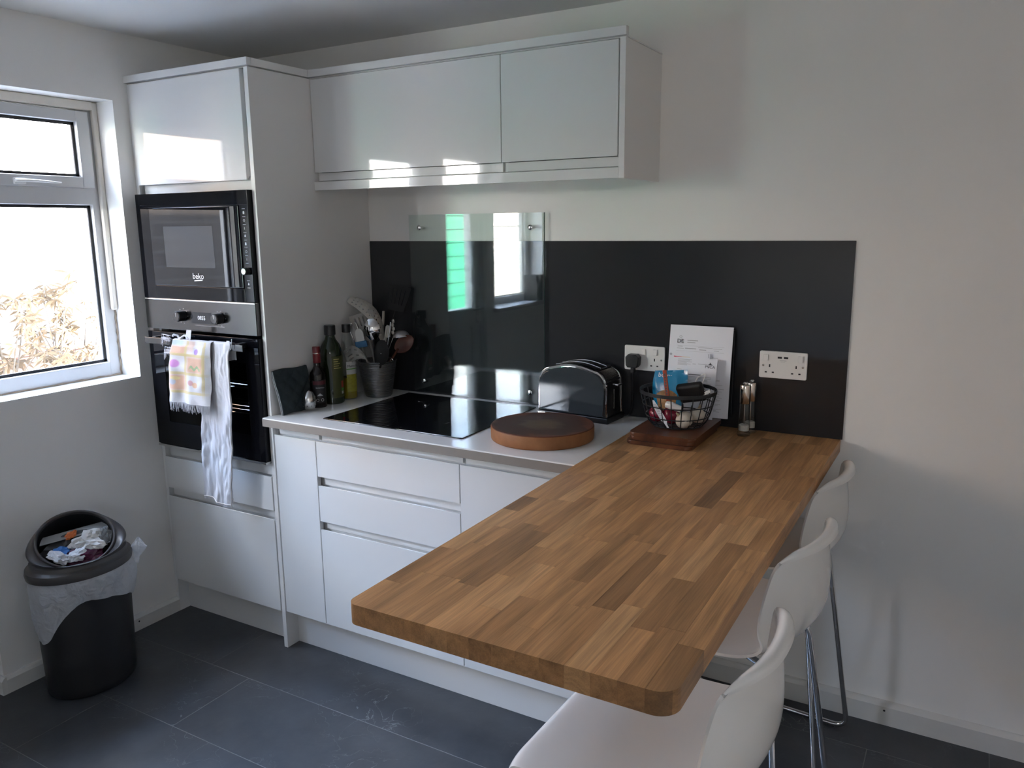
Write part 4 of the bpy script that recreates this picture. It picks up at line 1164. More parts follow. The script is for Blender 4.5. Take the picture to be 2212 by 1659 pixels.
# ================================================================== corner by the tower: egg, pot holder, bottles
b = MB(); prof = [(0, 0)] + [(0.0255 * math.sin(PI * i / 20) ** 0.9 * (1 + 0.10 * math.cos(PI * i / 20)), 0.076 * (1 - math.cos(PI * i / 20)) / 2) for i in range(2, 20)] + [(0, 0.076)]
eg = thing('egg_timer', 'brushed steel egg-shaped timer in front of the dark pot holder', 'timer', (0.706, -0.462, 0.9116))
cut = 8
b.lathe(prof[:cut + 1] , (0.706, -0.462, 0.9116), 32); build('lower_half', b, steel_m, eg)
b = MB(); b.lathe([(prof[cut][0] - 0.0004, prof[cut][1] + 0.0005)] + prof[cut + 1:], (0.706, -0.462, 0.9116), 32); build('upper_half', b, steel_m, eg)
b = MB()
for i in range(6):
    a = R(-100 + i * 36); b.obox(Vector((0.706 + 0.0262 * math.cos(a), -0.462 + 0.0262 * math.sin(a), 0.9116 + 0.020)), (0.001, 0.001, 0.004), Matrix.Rotation(a, 3, 'Z'))
stuff(build('dial_marks', b, print_dk, eg, smooth=False))

ph_m = mat('pot_holder_cloth', (0.020, 0.030, 0.034), 0.9, bump=0.4, bscale=180, var=0.2, vscale=20)
ph = thing('pot_holder', 'square dark teal quilted pot holder leaning on the tower side', 'pot holder', (0.66, -0.495, 0.9116))
def quilt(u, v):
    s_ = u * 6; q_ = v * 6
    k = abs(math.sin(PI * (s_ + q_) / 2)) * abs(math.sin(PI * (s_ - q_) / 2))
    return 0.004 * k ** 0.5
def php(u, v, off):
    y = lerp(-0.580, -0.416, u) + 0.010 * (1 - v) * (1 - u); z = 0.9122 + 0.160 * v + 0.003 * math.sin(6 * u)
    x = 0.6490 + 0.024 * (1 - v) ** 1.3 + 0.004 * math.sin(5 * v) * (1 - u)
    return Vector((x + off, y, z))
b = MB()
b.grid(lambda u, v: php(u, v, 0.009 + quilt(u, v)), 30, 30)
b.grid(lambda u, v: php(u, v, 0.0), 30, 30)
for (f0, f1) in ((lambda s_: (0, s_), 0), (lambda s_: (1, s_), 0), (lambda s_: (s_, 0), 0), (lambda s_: (s_, 1), 0)):
    b.grid(lambda u, v: php(*f0(u), lerp(0, 0.009 + quilt(*f0(u)), v)), 30, 1)
bmesh.ops.remove_doubles(b.bm, verts=b.bm.verts[:], dist=0.0002)
build('quilted_pad', b, ph_m, ph, ang=60)
pipe_m = mat('pale_piping', (0.45, 0.47, 0.48), 0.7)
for dx in (0.0085, 0.0025):
    b = MB(); b.tube([php(0.0, i / 14, dx) + Vector((0, -0.0015, 0)) for i in range(15)], 0.0011, 6); build('piping', b, pipe_m, ph)

def bottle(name, label, c, prof, m, cap, capm, labels, liquid=None):
    t = thing(name, label, 'bottle', c, 'bottles by the tower')
    q = MB(); q.lathe(prof, c, 36); build('glass_body', q, m, t)
    if liquid: q = MB(); q.lathe(liquid[0], c, 30); build('oil', q, liquid[1], t)
    q = MB(); q.lathe(cap, c, 28); build('cap', q, capm, t)
    for (nm, a0, a1, z0, z1, rr, mm_) in labels:
        q = MB(); q.grid(lambda u, v: (c[0] + rr * math.cos(R(lerp(a0, a1, u))), c[1] + rr * math.sin(R(lerp(a0, a1, u))), c[2] + lerp(z0, z1, v)), 14, 4); q.solid(0.0003); build(nm, q, mm_, t)
    return t
def on_cyl(root, name, body, size, c, r, ang, z, m):
    a = R(ang)
    return text(name, body, size, (c[0] + r * math.cos(a), c[1] + r * math.sin(a), c[2] + z), m, root, rot=(PI / 2, 0, a + PI / 2))
dark_bottle = mat('dark_bottle_glass', (0.010, 0.007, 0.006), 0.06)
green_bottle = mat('dark_green_bottle_glass', (0.010, 0.016, 0.005), 0.06)
cap_red = mat('red_cap', (0.16, 0.014, 0.018), 0.3)
lab_dark = mat('dark_label', (0.012, 0.010, 0.011), 0.5)
lab_mar = mat('maroon_label', (0.09, 0.012, 0.02), 0.5)
lab_green = mat('green_label', (0.055, 0.060, 0.016), 0.5, var=0.3, vscale=40)
lab_white = mat('white_label', (0.55, 0.55, 0.53), 0.5)
lab_yel = mat('fruit_print', (0.33, 0.30, 0.03), 0.5, var=0.5, vscale=90)
yel_txt = mat('gold_print', (0.42, 0.36, 0.12), 0.5)
red_prt = mat('red_print', (0.45, 0.05, 0.03), 0.5)
grn_prt = mat('green_print', (0.10, 0.30, 0.05), 0.5)
FA = -35.0     # angle that faces the room
c = (0.6900, -0.394, 0.9116)
t = bottle('sauce_bottle', 'small dark bottle with red cap beside the steel egg', c,
    [(0, 0), (0.028, 0), (0.030, 0.003), (0.030, 0.118), (0.027, 0.132), (0.018, 0.145), (0.0135, 0.155), (0.0125, 0.185), (0.0125, 0.200), (0, 0.200)], dark_bottle,
    [(0.0138, 0.168), (0.0142, 0.170), (0.0142, 0.226), (0.0130, 0.229), (0, 0.229)], cap_red,
    [('front_label', FA - 55, FA + 55, 0.018, 0.105, 0.0306, lab_dark), ('label_band', FA - 48, FA + 48, 0.088, 0.102, 0.0312, lab_mar), ('neck_ring', -180, 180, 0.203, 0.2055, 0.0146, steel_m)])
on_cyl(t, 'label_lettering', 'Balsamico', 0.008, c, 0.0312, FA, 0.077, print_gr)
for da in (-20, 14):
    q = MB(); a = R(FA + da); cc = Vector((c[0] + 0.0311 * math.cos(a), c[1] + 0.0311 * math.sin(a), c[2] + 0.030)); u_ = Vector((-math.sin(a), math.cos(a), 0))
    q.tube([cc + u_ * 0.005 * math.cos(w_) + Vector((0, 0, 0.005 * math.sin(w_))) for w_ in [2 * PI * j / 14 for j in range(14)]], 0.0006, 5, closed=True); build('round_seal', q, print_m, t)
q = MB(); q.grid(lambda u, v: (c[0] + 0.0311 * math.cos(R(FA + lerp(-24, 20, u))), c[1] + 0.0311 * math.sin(R(FA + lerp(-24, 20, u))), c[2] + 0.044 + (0.010 * v) * (1 - abs(2 * u - 1)) + 0.002), 8, 1); build('crest', q, print_gr, t)
c = (0.6885, -0.314, 0.9116)
t = bottle('olive_oil_bottle', 'large dark green bottle with black cap, tallest by the tower', c,
    [(0, 0), (0.040, 0), (0.043, 0.004), (0.043, 0.185), (0.041, 0.205), (0.033, 0.228), (0.021, 0.246), (0.0175, 0.258), (0.0175, 0.275), (0, 0.275)], green_bottle,
    [(0.0178, 0.262), (0.0215, 0.264), (0.0215, 0.297), (0.0200, 0.300), (0, 0.300)], blk_plastic,
    [('front_label', FA - 10, FA + 62, 0.025, 0.185, 0.0435, lab_green)])
for i in range(5):
    q = MB(); w_ = (30, 24, 36, 28, 40)[i]
    q.grid(lambda u, v: (c[0] + 0.0442 * math.cos(R(FA + lerp(-2, -2 + w_, u))), c[1] + 0.0442 * math.sin(R(FA + lerp(-2, -2 + w_, u))), c[2] + 0.172 - i * 0.0085 + 0.003 * v), 6, 1); build('label_line', q, yel_txt, t)
for nm, z0, z1, mm_ in (('red_patch', 0.062, 0.088, red_prt), ('green_patch', 0.050, 0.061, grn_prt), ('white_patch', 0.038, 0.049, lab_white)):
    q = MB(); q.grid(lambda u, v: (c[0] + 0.0442 * math.cos(R(FA + lerp(36, 52, u))), c[1] + 0.0442 * math.sin(R(FA + lerp(36, 52, u))), c[2] + lerp(z0, z1, v)), 4, 1); build(nm, q, mm_, t)
c = (0.6900, -0.224, 0.9116)
oil_m = mat('yellow_oil', (0.30, 0.23, 0.012), 0.1)
t = bottle('cooking_oil_bottle', 'clear bottle of yellow cooking oil with black cap, next to the utensil pot', c,
    [(0, 0), (0.029, 0), (0.032, 0.004), (0.032, 0.150), (0.028, 0.185), (0.017, 0.245), (0.0135, 0.262), (0.0135, 0.270), (0, 0.270)], clear_glass,
    [(0.0150, 0.262), (0.0170, 0.264), (0.0170, 0.292), (0.0158, 0.294), (0, 0.294)], blk_plastic,
    [('fruit_label', FA - 25, FA + 62, 0.030, 0.100, 0.0326, lab_yel), ('white_label', FA - 25, FA + 62, 0.100, 0.150, 0.0326, lab_white), ('green_stripe', FA - 25, FA + 62, 0.1195, 0.1230, 0.0332, grn_prt)],
    ([(0, 0.003), (0.0295, 0.003), (0.0305, 0.006), (0.0305, 0.085), (0, 0.085)], oil_m))
on_cyl(t, 'label_lettering', 'Mazzola', 0.014, c, 0.0334, FA + 18, 0.133, print_dk)

# ================================================================== ribbed pot with utensils
PC = Vector((0.7600, -0.128, 0.9116))
pot_m = mat('ribbed_pot_metal', (0.20, 0.20, 0.205), 0.35, 0.85)
pt = thing('utensil_pot', 'ribbed grey metal pot full of kitchen utensils in the corner', 'pot', PC)
prof = [(0, 0), (0.0515, 0), (0.053, 0.003)]
NR = 20
for i in range(NR):
    z0 = 0.005 + i * 0.132 / NR; r0 = lerp(0.0545, 0.0755, i / NR)
    prof += [(r0 - 0.0012, z0), (r0 + 0.0006, z0 + 0.0018), (r0 + 0.0006, z0 + 0.0040), (r0 - 0.0010, z0 + 0.0060)]
prof += [(0.0768, 0.140), (0.0775, 0.143), (0.0762, 0.1445), (0.0735, 0.143), (0.0500, 0.006), (0, 0.006)]
b = MB(); b.lathe(prof, PC, 48); build('pot_body', b, pot_m, pt)
UT = 'utensils in the ribbed pot'
PT = PC + Vector((0, 0, 0.144))
RW = Vector((0.867, 0.498, 0)); TW = Vector((0.498, -0.867, 0)); ZW = Vector((0, 0, 1))
def at(a, c, d=0.0): return PT + RW * a + ZW * c + TW * d
def utensil(name, label, cat='utensil'):
    return thing(name, label, cat, PC + Vector((0, 0, 0.01)), UT)
def handle(root, p0, p1, r, m, flat=0.6, name='handle'):
    q = MB(); p0, p1 = Vector(p0), Vector(p1)
    q.tube([p0, lerp(p0, p1, 0.33), lerp(p0, p1, 0.66), p1], [r, r * 0.9, r * 0.8, r * 0.8], 8, flat=flat); return build(name, q, m, root)
def blade(root, name, fn, nu, nv, th, m, holes=None):
    q = MB()
    vs = [[q.bm.verts.new(fn(i / nu, j / nv)) for j in range(nv + 1)] for i in range(nu + 1)]
    for i in range(nu):
        for j in range(nv):
            if holes and holes(i, j): continue
            q.bm.faces.new((vs[i][j], vs[i + 1][j], vs[i + 1][j + 1], vs[i][j + 1]))
    for v in [v for v in q.bm.verts if not v.link_faces]: q.bm.verts.remove(v)
    q.solid(th); return build(name, q, m, root, ang=50)
ivory = mat('ivory_plastic', (0.50, 0.47, 0.42), 0.4)
grey_pl = mat('grey_plastic', (0.26, 0.25, 0.23), 0.4)
blue_pl = mat('blue_plastic', (0.005, 0.11, 0.25), 0.35)
pw = wood('utensil_wood', (0.05, 0.014, 0.008), (0.10, 0.030, 0.015), (30, 30, 4), 0.45)
bot = PC + Vector((0, 0, 0.012))
def head(a, c, d, tilt, lean=0.0):
    """centre, long axis, sideways axis and facing normal of a utensil head: tilted sideways, leaning back"""
    up = (RW * math.sin(R(tilt)) + ZW * math.cos(R(tilt))).normalized()
    n = (TW * math.cos(R(lean)) + ZW * math.sin(R(lean))); n = (n - up * n.dot(up)).normalized()
    return at(a, c, d), up, n.cross(up) * -1.0, n
def bez(P, t):
    P = [Vector(p) for p in P]
    i = min(int(t * (len(P) - 1)), len(P) - 2); f_ = t * (len(P) - 1) - i
    p0, p1, p2, p3 = P[max(i - 1, 0)], P[i], P[i + 1], P[min(i + 2, len(P) - 1)]
    return 0.5 * ((2 * p1) + (p2 - p0) * f_ + (2 * p0 - 5 * p1 + 4 * p2 - p3) * f_ ** 2 + (3 * p1 - p0 - 3 * p2 + p3) * f_ ** 3)
# 1 big curved skimmer with rows of small holes
u1 = utensil('skimmer', 'large curved ivory skimmer with small holes, highest in the pot')
CL = [at(-0.104, 0.246, -0.030), at(-0.055, 0.226, -0.022), at(-0.012, 0.190, -0.018), at(0.016, 0.140, -0.016), at(0.030, 0.085, -0.015)]
handle(u1, bot + RW * 0.01, CL[-1], 0.007, ivory)
def f1(u, v):
    p = bez(CL, v); w_ = 0.036 * (math.sin(PI * min(1, 0.06 + v * 0.90)) ** 0.5); a = (u - 0.5) * 2
    side = (TW * 0.72 - ZW * 0.42 - RW * 0.25).normalized()
    return p + side * (a * w_) - (ZW * 0.5 + RW * 0.5) * (0.012 * a * a)
blade(u1, 'skimmer_head', f1, 14, 40, 0.0018, ivory, lambda i, j: i in (2, 5, 8, 11) and j % 3 == 1 and 3 < j < 37)
# 2 slotted turner, grey
u2 = utensil('slotted_turner', 'grey slotted turner facing out at the left of the pot')
c_, up, sd_, n_ = head(-0.042, 0.132, 0.0, -16, 10)
handle(u2, bot + RW * 0.012, c_ - up * 0.055, 0.006, grey_pl)
blade(u2, 'turner_head', lambda u, v: c_ + up * ((v - 0.5) * 0.115) + sd_ * ((u - 0.5) * 0.100 * (0.70 + 0.30 * v)), 18, 16, 0.002, grey_pl, lambda i, j: i in (3, 6, 9, 12, 15) and (2 < j < 7 or 8 < j < 14))
# 3 steel serving spoon
u3 = utensil('serving_spoon', 'shiny steel serving spoon in the middle of the pot')
c3, up3, sd3, n3 = head(-0.010, 0.126, 0.030, -5, 12)
handle(u3, bot + TW * 0.01, c3 - up3 * 0.042, 0.006, blk_plastic)
def f3(u, v):
    a = (u - 0.5) * 2; w_ = 0.031 * math.sin(PI * (0.04 + 0.92 * v)) ** 0.55
    return c3 + up3 * ((v - 0.5) * 0.084) + sd3 * (a * w_) + n3 * (0.013 * (1 - a * a) * math.sin(PI * v))
blade(u3, 'spoon_bowl', f3, 12, 14, 0.0012, chrome)
# 4 white spatula with a blue neck
u4 = utensil('white_spatula', 'white rounded spatula with a bright blue neck')
c4, up4, sd4, n4 = head(-0.058, 0.103, 0.045, -10, 5)
handle(u4, bot + TW * 0.02, c4 - up4 * 0.030, 0.006, grey_pl)
def f4(u, v):
    w_ = 0.0155 * (1 if v < 0.6 else math.sqrt(max(0.0, 1 - ((v - 0.6) / 0.42) ** 2)))
    return c4 + up4 * ((v - 0.5) * 0.056) + sd4 * ((u - 0.5) * 2 * w_)
blade(u4, 'spatula_head', f4, 8, 12, 0.004, lab_white)
b = MB(); rot = Matrix((sd4, -n4, up4)).transposed(); b.obox(c4 - up4 * 0.034, (0.047, 0.012, 0.025), rot, 0.003); build('blue_neck', b, blue_pl, u4)
# 5 perforated slice hanging low at the left
u5 = utensil('fish_slice', 'grey perforated fish slice low over the left pot rim')
S5 = [at(-0.022, 0.003, 0.070), at(-0.040, 0.030, 0.072), at(-0.075, 0.042, 0.070), at(-0.112, 0.018, 0.062)]
handle(u5, bot + TW * 0.02 + ZW * 0.02, S5[0], 0.006, grey_pl)
def f5(u, v):
    a = (u - 0.5) * 2; p = bez(S5, v); w_ = 0.010 + 0.020 * sm(min(1, v * 1.3))
    return p + (ZW * 0.80 + RW * -0.35 - TW * 0.3).normalized() * (a * w_) + TW * (0.004 * math.cos(2 * a))
blade(u5, 'slice_head', f5, 12, 20, 0.002, grey_pl, lambda i, j: (i in (3, 8) and j in (6, 7, 11, 12)) or (i in (2, 5, 9) and j in (15, 16, 17)))
ut_black = mat('utensil_black_nylon', (0.006, 0.006, 0.0065), 0.55, spec=0.25)
# 6 black ladle
u6 = utensil('black_ladle', 'round black plastic ladle facing out at the front of the pot')
c6, up6, sd6, n6 = head(0.030, 0.040, 0.072, 6, 10)
handle(u6, bot - RW * 0.01 + TW * 0.02, c6 - up6 * 0.05, 0.006, ut_black)
def f6(u, v):
    a = (u - 0.5) * 2; w_ = 0.030 * math.sin(PI * (0.03 + 0.94 * v)) ** 0.5
    return c6 + up6 * ((v - 0.5) * 0.098) + sd6 * (a * w_) + n6 * (0.010 * (1 - a * a) * math.sin(PI * v))
blade(u6, 'ladle_bowl', f6, 12, 14, 0.002, ut_black)
b = MB(); b.ico(c6 + n6 * 0.0115 - up6 * 0.002, 0.0020, 1); build('hanging_stud', b, chrome, u6)
# 7 tall black slotted turner at the back right
u7 = utensil('black_slotted_turner', 'tall black slotted turner at the back right of the pot')
c7, up7, sd7, n7 = head(0.088, 0.240, -0.030, 14, 5)
handle(u7, bot - RW * 0.02, c7 - up7 * 0.05, 0.0055, ut_black)
blade(u7, 'turner_head', lambda u, v: c7 + up7 * ((v - 0.5) * 0.100) + sd7 * ((u - 0.5) * 0.085 * (0.72 + 0.28 * v)), 15, 16, 0.002, ut_black, lambda i, j: i in (2, 5, 8, 11) and 3 < j < 14)
# 8 tongs with scalloped ends
u8 = utensil('tongs', 'pair of pale scalloped tongs standing right of the steel spoon')
for k8, (da, dc) in enumerate(((0.046, 0.135), (0.064, 0.152))):
    p0 = bot + RW * (0.0 + 0.012 * k8); p1 = at(da, dc, 0.010)
    b = MB(); b.tube([p0, lerp(p0, p1, 0.5), p1], [0.004, 0.006, 0.0075], 8, flat=0.5); build('tong_arm', b, ivory if k8 == 0 else steel_m, u8)
    b = MB()
    if k8:
        for k in range(4): b.ico(p1 + RW * (0.004 + 0.003 * (k % 2)) + ZW * (-0.042 + 0.015 * k), 0.009, 1, (0.7, 0.7, 1.0))
    else: b.obox(p1 + ZW * -0.02, (0.014, 0.005, 0.05), Matrix.Rotation(R(12), 3, 'Y'), 0.002)
    build('tong_tip', b, ivory, u8)
# 9 wooden spoon leaning out right
u9 = utensil('wooden_spoon', 'dark reddish wooden spoon leaning out to the right of the pot')
c9, up9, sd9, n9 = head(0.112, 0.066, 0.020, 52, 15)
handle(u9, bot - RW * 0.03, c9 - up9 * 0.030, 0.007, pw, 0.8)
def f9(u, v):
    a = (u - 0.5) * 2; w_ = 0.030 * math.sin(PI * (0.05 + 0.92 * v)) ** 0.6
    return c9 + up9 * ((v - 0.5) * 0.085) + sd9 * (a * w_) - n9 * (0.009 * (1 - a * a) * math.sin(PI * v))
blade(u9, 'spoon_bowl', f9, 10, 12, 0.004, pw)
q = at(0.064, 0.004, 0.040)
b = MB(); b.tube([q + RW * (0.005 * math.cos(a)) + ZW * (0.005 * math.sin(a)) for a in [2 * PI * k / 12 for k in range(12)]], 0.0014, 6, closed=True); build('hanging_ring', b, chrome, u9)
u10 = utensil('small_strainer', 'small steel strainer with mesh bowl above the wooden spoon')
sc_ = at(0.098, 0.092, -0.005)
handle(u10, bot - RW * 0.02, sc_ - RW * 0.03, 0.003, steel_m)
b = MB(); b.tube([sc_ + RW * (0.034 * math.cos(a)) + TW * (0.026 * math.sin(a)) + ZW * (0.003 * math.cos(a)) for a in [2 * PI * k / 24 for k in range(24)]], 0.0016, 6, closed=True); build('strainer_rim', b, chrome, u10)
mesh_st = mat('steel_mesh', (0.35, 0.34, 0.33), 0.4, 0.9)
b = MB(); b.grid(lambda u, v: sc_ + RW * (0.034 * math.cos(2 * PI * u) * math.cos(v * PI / 2)) + TW * (0.026 * math.sin(2 * PI * u) * math.cos(v * PI / 2)) + ZW * (0.026 * math.sin(v * PI / 2)), 20, 5, True); build('mesh_bowl', b, mesh_st, u10)
u11 = utensil('grater', 'thin wire-framed grater standing at the left of the pot')
p0, p1 = at(-0.070, 0.03, 0.01), at(-0.112, 0.142, 0.0)
b = MB(); b.tube(fillet([bot - RW * 0.03, p0, p1, at(-0.078, 0.150, 0.0), p0 + RW * 0.022, bot - RW * 0.01], 0.008, 4), 0.002, 7); build('wire_frame', b, chrome, u11)
b = MB(); b.obox(at(-0.085, 0.105, 0.0), (0.024, 0.0015, 0.070), Matrix((RW, -TW, ZW)).transposed() @ Matrix.Rotation(R(-14), 3, 'Y')); build('grating_plate', b, mesh_st, u11)
u12 = utensil('butter_knife', 'pale rounded knife handle showing behind the skimmer')
handle(u12, bot + RW * 0.0 - TW * 0.03, at(0.026, 0.190, -0.045), 0.0085, ivory, 0.5)

# ================================================================== towels over the oven handle
def towel_mat():
    m, t, b_, o_ = nodes('patterned_towel')
    uvn = t.nodes.new('ShaderNodeUVMap'); s_ = t.nodes.new('ShaderNodeSeparateXYZ'); t.links.new(uvn.outputs[0], s_.inputs[0])
    U, V = s_.outputs['X'], s_.outputs['Y']
    def ma(op, x, y=None, z=None):
        n = t.nodes.new('ShaderNodeMath'); n.operation = op
        for i, q in enumerate((x, y, z)):
            if q is None: continue
            if isinstance(q, (int, float)): n.inputs[i].default_value = q
            else: t.links.new(q, n.inputs[i])
        return n.outputs[0]
    cur = [(0.49, 0.485, 0.49)]
    def over(fac, col):
        x = t.nodes.new('ShaderNodeMix'); x.data_type = 'RGBA'
        if isinstance(fac, (int, float)): x.inputs['Factor'].default_value = fac
        else: t.links.new(fac, x.inputs['Factor'])
        if isinstance(cur[0], tuple): x.inputs['A'].default_value = (*cur[0], 1)
        else: t.links.new(cur[0], x.inputs['A'])
        x.inputs['B'].default_value = (*col, 1)
        cur[0] = x.outputs['Result']
    def band(x, c, h):   # 1 inside |x-c|<h, soft
        d = ma('ABSOLUTE', ma('SUBTRACT', x, c))
        n = t.nodes.new('ShaderNodeMapRange'); n.inputs['From Min'].default_value = h * 1.25; n.inputs['From Max'].default_value = h * 0.75
        t.links.new(d, n.inputs['Value']); return n.outputs[0]
    def rect(u0, u1, v0, v1, k=0.85):
        return ma('MULTIPLY', ma('MULTIPLY', band(U, (u0 + u1) / 2, (u1 - u0) / 2), band(V, (v0 + v1) / 2, (v1 - v0) / 2)), k)
    def spot(u, v, ru, rv, k=0.9):
        d = ma('SQRT', ma('ADD', ma('POWER', ma('DIVIDE', ma('SUBTRACT', U, u), ru), 2.0), ma('POWER', ma('DIVIDE', ma('SUBTRACT', V, v), rv), 2.0)))
        n = t.nodes.new('ShaderNodeMapRange'); n.inputs['From Min'].default_value = 1.15; n.inputs['From Max'].default_value = 0.8
        t.links.new(d, n.inputs['Value']); return ma('MULTIPLY', n.outputs[0], k)
    peach = (0.50, 0.29, 0.18); yel = (0.48, 0.39, 0.17)
    # V runs from the top of the front fall (0) down to the fringe (1)
    over(rect(0.00, 0.42, 0.08, 0.22), peach); over(rect(0.44, 0.88, 0.24, 0.50), peach); over(rect(0.00, 0.38, 0.54, 0.80), peach); over(rect(0.44, 0.60, -0.05, 0.16, 0.5), peach)
    over(rect(0.00, 0.30, -0.05, 0.08, 0.6), (0.30, 0.42, 0.62))
    for v in (0.215, 0.515, 0.815): over(rect(0.0, 0.9, v - 0.022, v + 0.022, 0.8), yel)
    for u in (0.41, 0.87): over(rect(u - 0.03, u + 0.03, -0.1, 0.82, 0.7), yel)
    over(spot(0.13, 0.365, 0.12, 0.065), (0.42, 0.16, 0.40)); over(spot(0.68, 0.155, 0.05, 0.045), (0.28, 0.16, 0.45))
    wv = ma('ADD', 0.415, ma('MULTIPLY', ma('SINE', ma('MULTIPLY', U, 42.0)), 0.022))
    over(ma('MULTIPLY', ma('LESS_THAN', ma('ABSOLUTE', ma('SUBTRACT', V, wv)), 0.022), rect(0.52, 0.80, 0.36, 0.47, 0.85)), (0.20, 0.32, 0.16))
    over(spot(0.55, 0.655, 0.07, 0.045, 0.7), (0.50, 0.20, 0.20)); over(spot(0.66, 0.685, 0.07, 0.045, 0.7), (0.58, 0.30, 0.12)); over(spot(0.10, 0.66, 0.08, 0.05, 0.6), (0.25, 0.40, 0.55)); over(spot(0.16, 0.60, 0.10, 0.03, 0.6), (0.55, 0.50, 0.20))
    t.links.new(cur[0], b_.inputs['Base Color']); setp(b_, rough=0.95, sheen=0.2, spec=0.2)
    n = t.nodes.new('ShaderNodeTexNoise'); n.inputs['Scale'].default_value = 500; c = t.nodes.new('ShaderNodeTexCoord'); t.links.new(c.outputs['Object'], n.inputs['Vector'])
    q = t.nodes.new('ShaderNodeBump'); q.inputs['Strength'].default_value = 0.4; q.inputs['Distance'].default_value = 0.002; t.links.new(n.outputs['Fac'], q.inputs['Height']); t.links.new(q.outputs['Normal'], b_.inputs['Normal'])
    return m
linen = mat('white_linen', (0.54, 0.54, 0.57), 0.9, bump=0.35, bscale=420, var=0.05, vscale=14, spec=0.2)
hem_m = mat('linen_hem', (0.58, 0.56, 0.54), 0.9, bump=0.3, bscale=300)
YB, ZBAR = -0.652, 1.1755
def drape(u, t_, x_of, zb, folds, depth, seed, off=0.0, back=0.10, sway=None):
    """t_ 0..1: from behind the bar, over it and down the front; returns a point"""
    Lf = ZBAR - zb; Lb = back; tot = Lf + Lb + 0.025
    s_ = t_ * tot
    if s_ < Lb: y, z, k = -0.6400 + 0.0015, ZBAR - 0.003 - (Lb - s_), -0.2
    elif s_ < Lb + 0.025:
        a = PI * (s_ - Lb) / 0.025; y, z, k = YB + 0.0125 * math.cos(a), ZBAR + 0.004 * math.sin(a), 0.0
    else:
        f_ = s_ - Lb - 0.025; y, z, k = YB - 0.0125, ZBAR - f_, f_ / Lf
    kk = max(0, k)
    ripple = depth * (0.25 + 0.75 * sm(min(1, kk * 1.6))) * (math.sin(folds * u * 2 * PI + seed + 0.8 * kk) * 0.6 + 0.4 * math.sin(folds * 1.7 * u * 2 * PI + 2.1 * seed - 1.3 * kk)) if k > 0 else 0
    x = x_of(u, kk)
    nz = noise.noise(Vector((u * 5 + seed, kk * 7, seed))) * 0.004 * (1 if k > 0 else 0)
    y = y - off - abs(depth) * (1 if k > 0 else 0) * min(1, kk * 5) - ripple - nz - (0.012 * kk if k > 0 else 0)
    return Vector((x, min(y, -0.6225) if k > 0 else y, z))
# long plain towel behind
t2 = thing('plain_towel', 'long crumpled plain white tea towel on the oven handle', 'towel', (0.46, -0.66, ZBAR), 'towels on the oven handle')
def x2(u, k):
    c = lerp(0.482, 0.430, k ** 0.8); wd = lerp(0.120, 0.158, sm(min(1, k * 2.2))) - 0.014 * sm(max(0, k - 0.7) / 0.3)
    return c + (u - 0.5) * wd
def p2(u, v):
    q = drape(u, v, x2, 0.572, 1.3, 0.0035, 1.3, 0.0, 0.06)
    if q.z < 1.15: 
        k = (1.15 - q.z)
        q.y -= 0.005 * noise.noise(Vector((u * 5 + k * 9, k * 9 - u * 4, 3.1))) + 0.0045 * abs(noise.noise(Vector((u * 7 + k * 16, k * 13 - u * 8, 8.0)))) + 0.002 * noise.noise(Vector((u * 16 - k * 20, k * 26, 5.0)))
        q.z += 0.018 * (0.5 - u) * min(1, k * 2) + 0.004 * math.sin(8 * u)
    return q
b = MB(); b.grid(p2, 44, 110); b.solid(0.0012); build('cloth', b, linen, t2, ang=80)
b = MB(); b.tube([p2(0.985, 0.15 + 0.85 * i / 40) + Vector((0, -0.002, 0)) for i in range(41)], 0.0018, 6); build('side_hem', b, hem_m, t2)
b = MB(); b.tube([p2(i / 20, 0.985) + Vector((0, -0.002, 0)) for i in range(21)], 0.0016, 6); build('bottom_hem', b, hem_m, t2)
b = MB(); b.tube([Vector((0.541, -0.655, ZBAR + 0.004)), Vector((0.550, -0.662, ZBAR + 0.018)), Vector((0.553, -0.668, ZBAR - 0.004)), Vector((0.548, -0.668, ZBAR - 0.02))], 0.0014, 6)
b.grid(lambda u, v: Vector((0.530 + 0.016 * u, -0.668 - 0.003 * v, ZBAR + 0.012 - 0.016 * v)), 2, 2)
build('hanging_loop', b, linen, t2)
b = MB(); b.tube([p2(0.99, 0.955), p2(0.99, 0.955) + Vector((0.008, -0.002, 0.006)), p2(0.99, 0.955) + Vector((0.010, -0.002, -0.010)), p2(0.99, 0.955) + Vector((0.002, -0.002, -0.016))], 0.0016, 6); build('corner_loop', b, hem_m, t2)
# patterned towel in front
t1 = thing('patterned_towel', 'fringed towel with peach, yellow and purple pattern on the oven handle', 'towel', (0.33, -0.66, ZBAR), 'towels on the oven handle')
def x1(u, k):
    c = lerp(0.352, 0.340, k); wd = 0.205 + 0.012 * math.sin(2.5 * k)
    return c + (u - 0.5) * wd
def p1(u, v):
    q = drape(u, v, x1, 0.945, 1.45, 0.0085, 0.6, 0.010, 0.05)
    if q.z < 1.16: q.y -= 0.006 * max(0, math.sin(PI * u * 1.0)) 
    return q
T0 = (0.05 + 0.025) / (0.05 + 0.025 + ZBAR - 0.945)
b = MB(); b.grid(lambda u, v: p1(u, T0 + (1 - T0) * v), 44, 60); b.solid(0.0022); build('cloth', b, towel_mat(), t1, ang=80)
b = MB(); b.grid(lambda u, v: p1(u, T0 * v), 40, 12); b.solid(0.0022); build('back_fall', b, linen, t1, ang=80)
b = MB()
rf = random.Random(5)
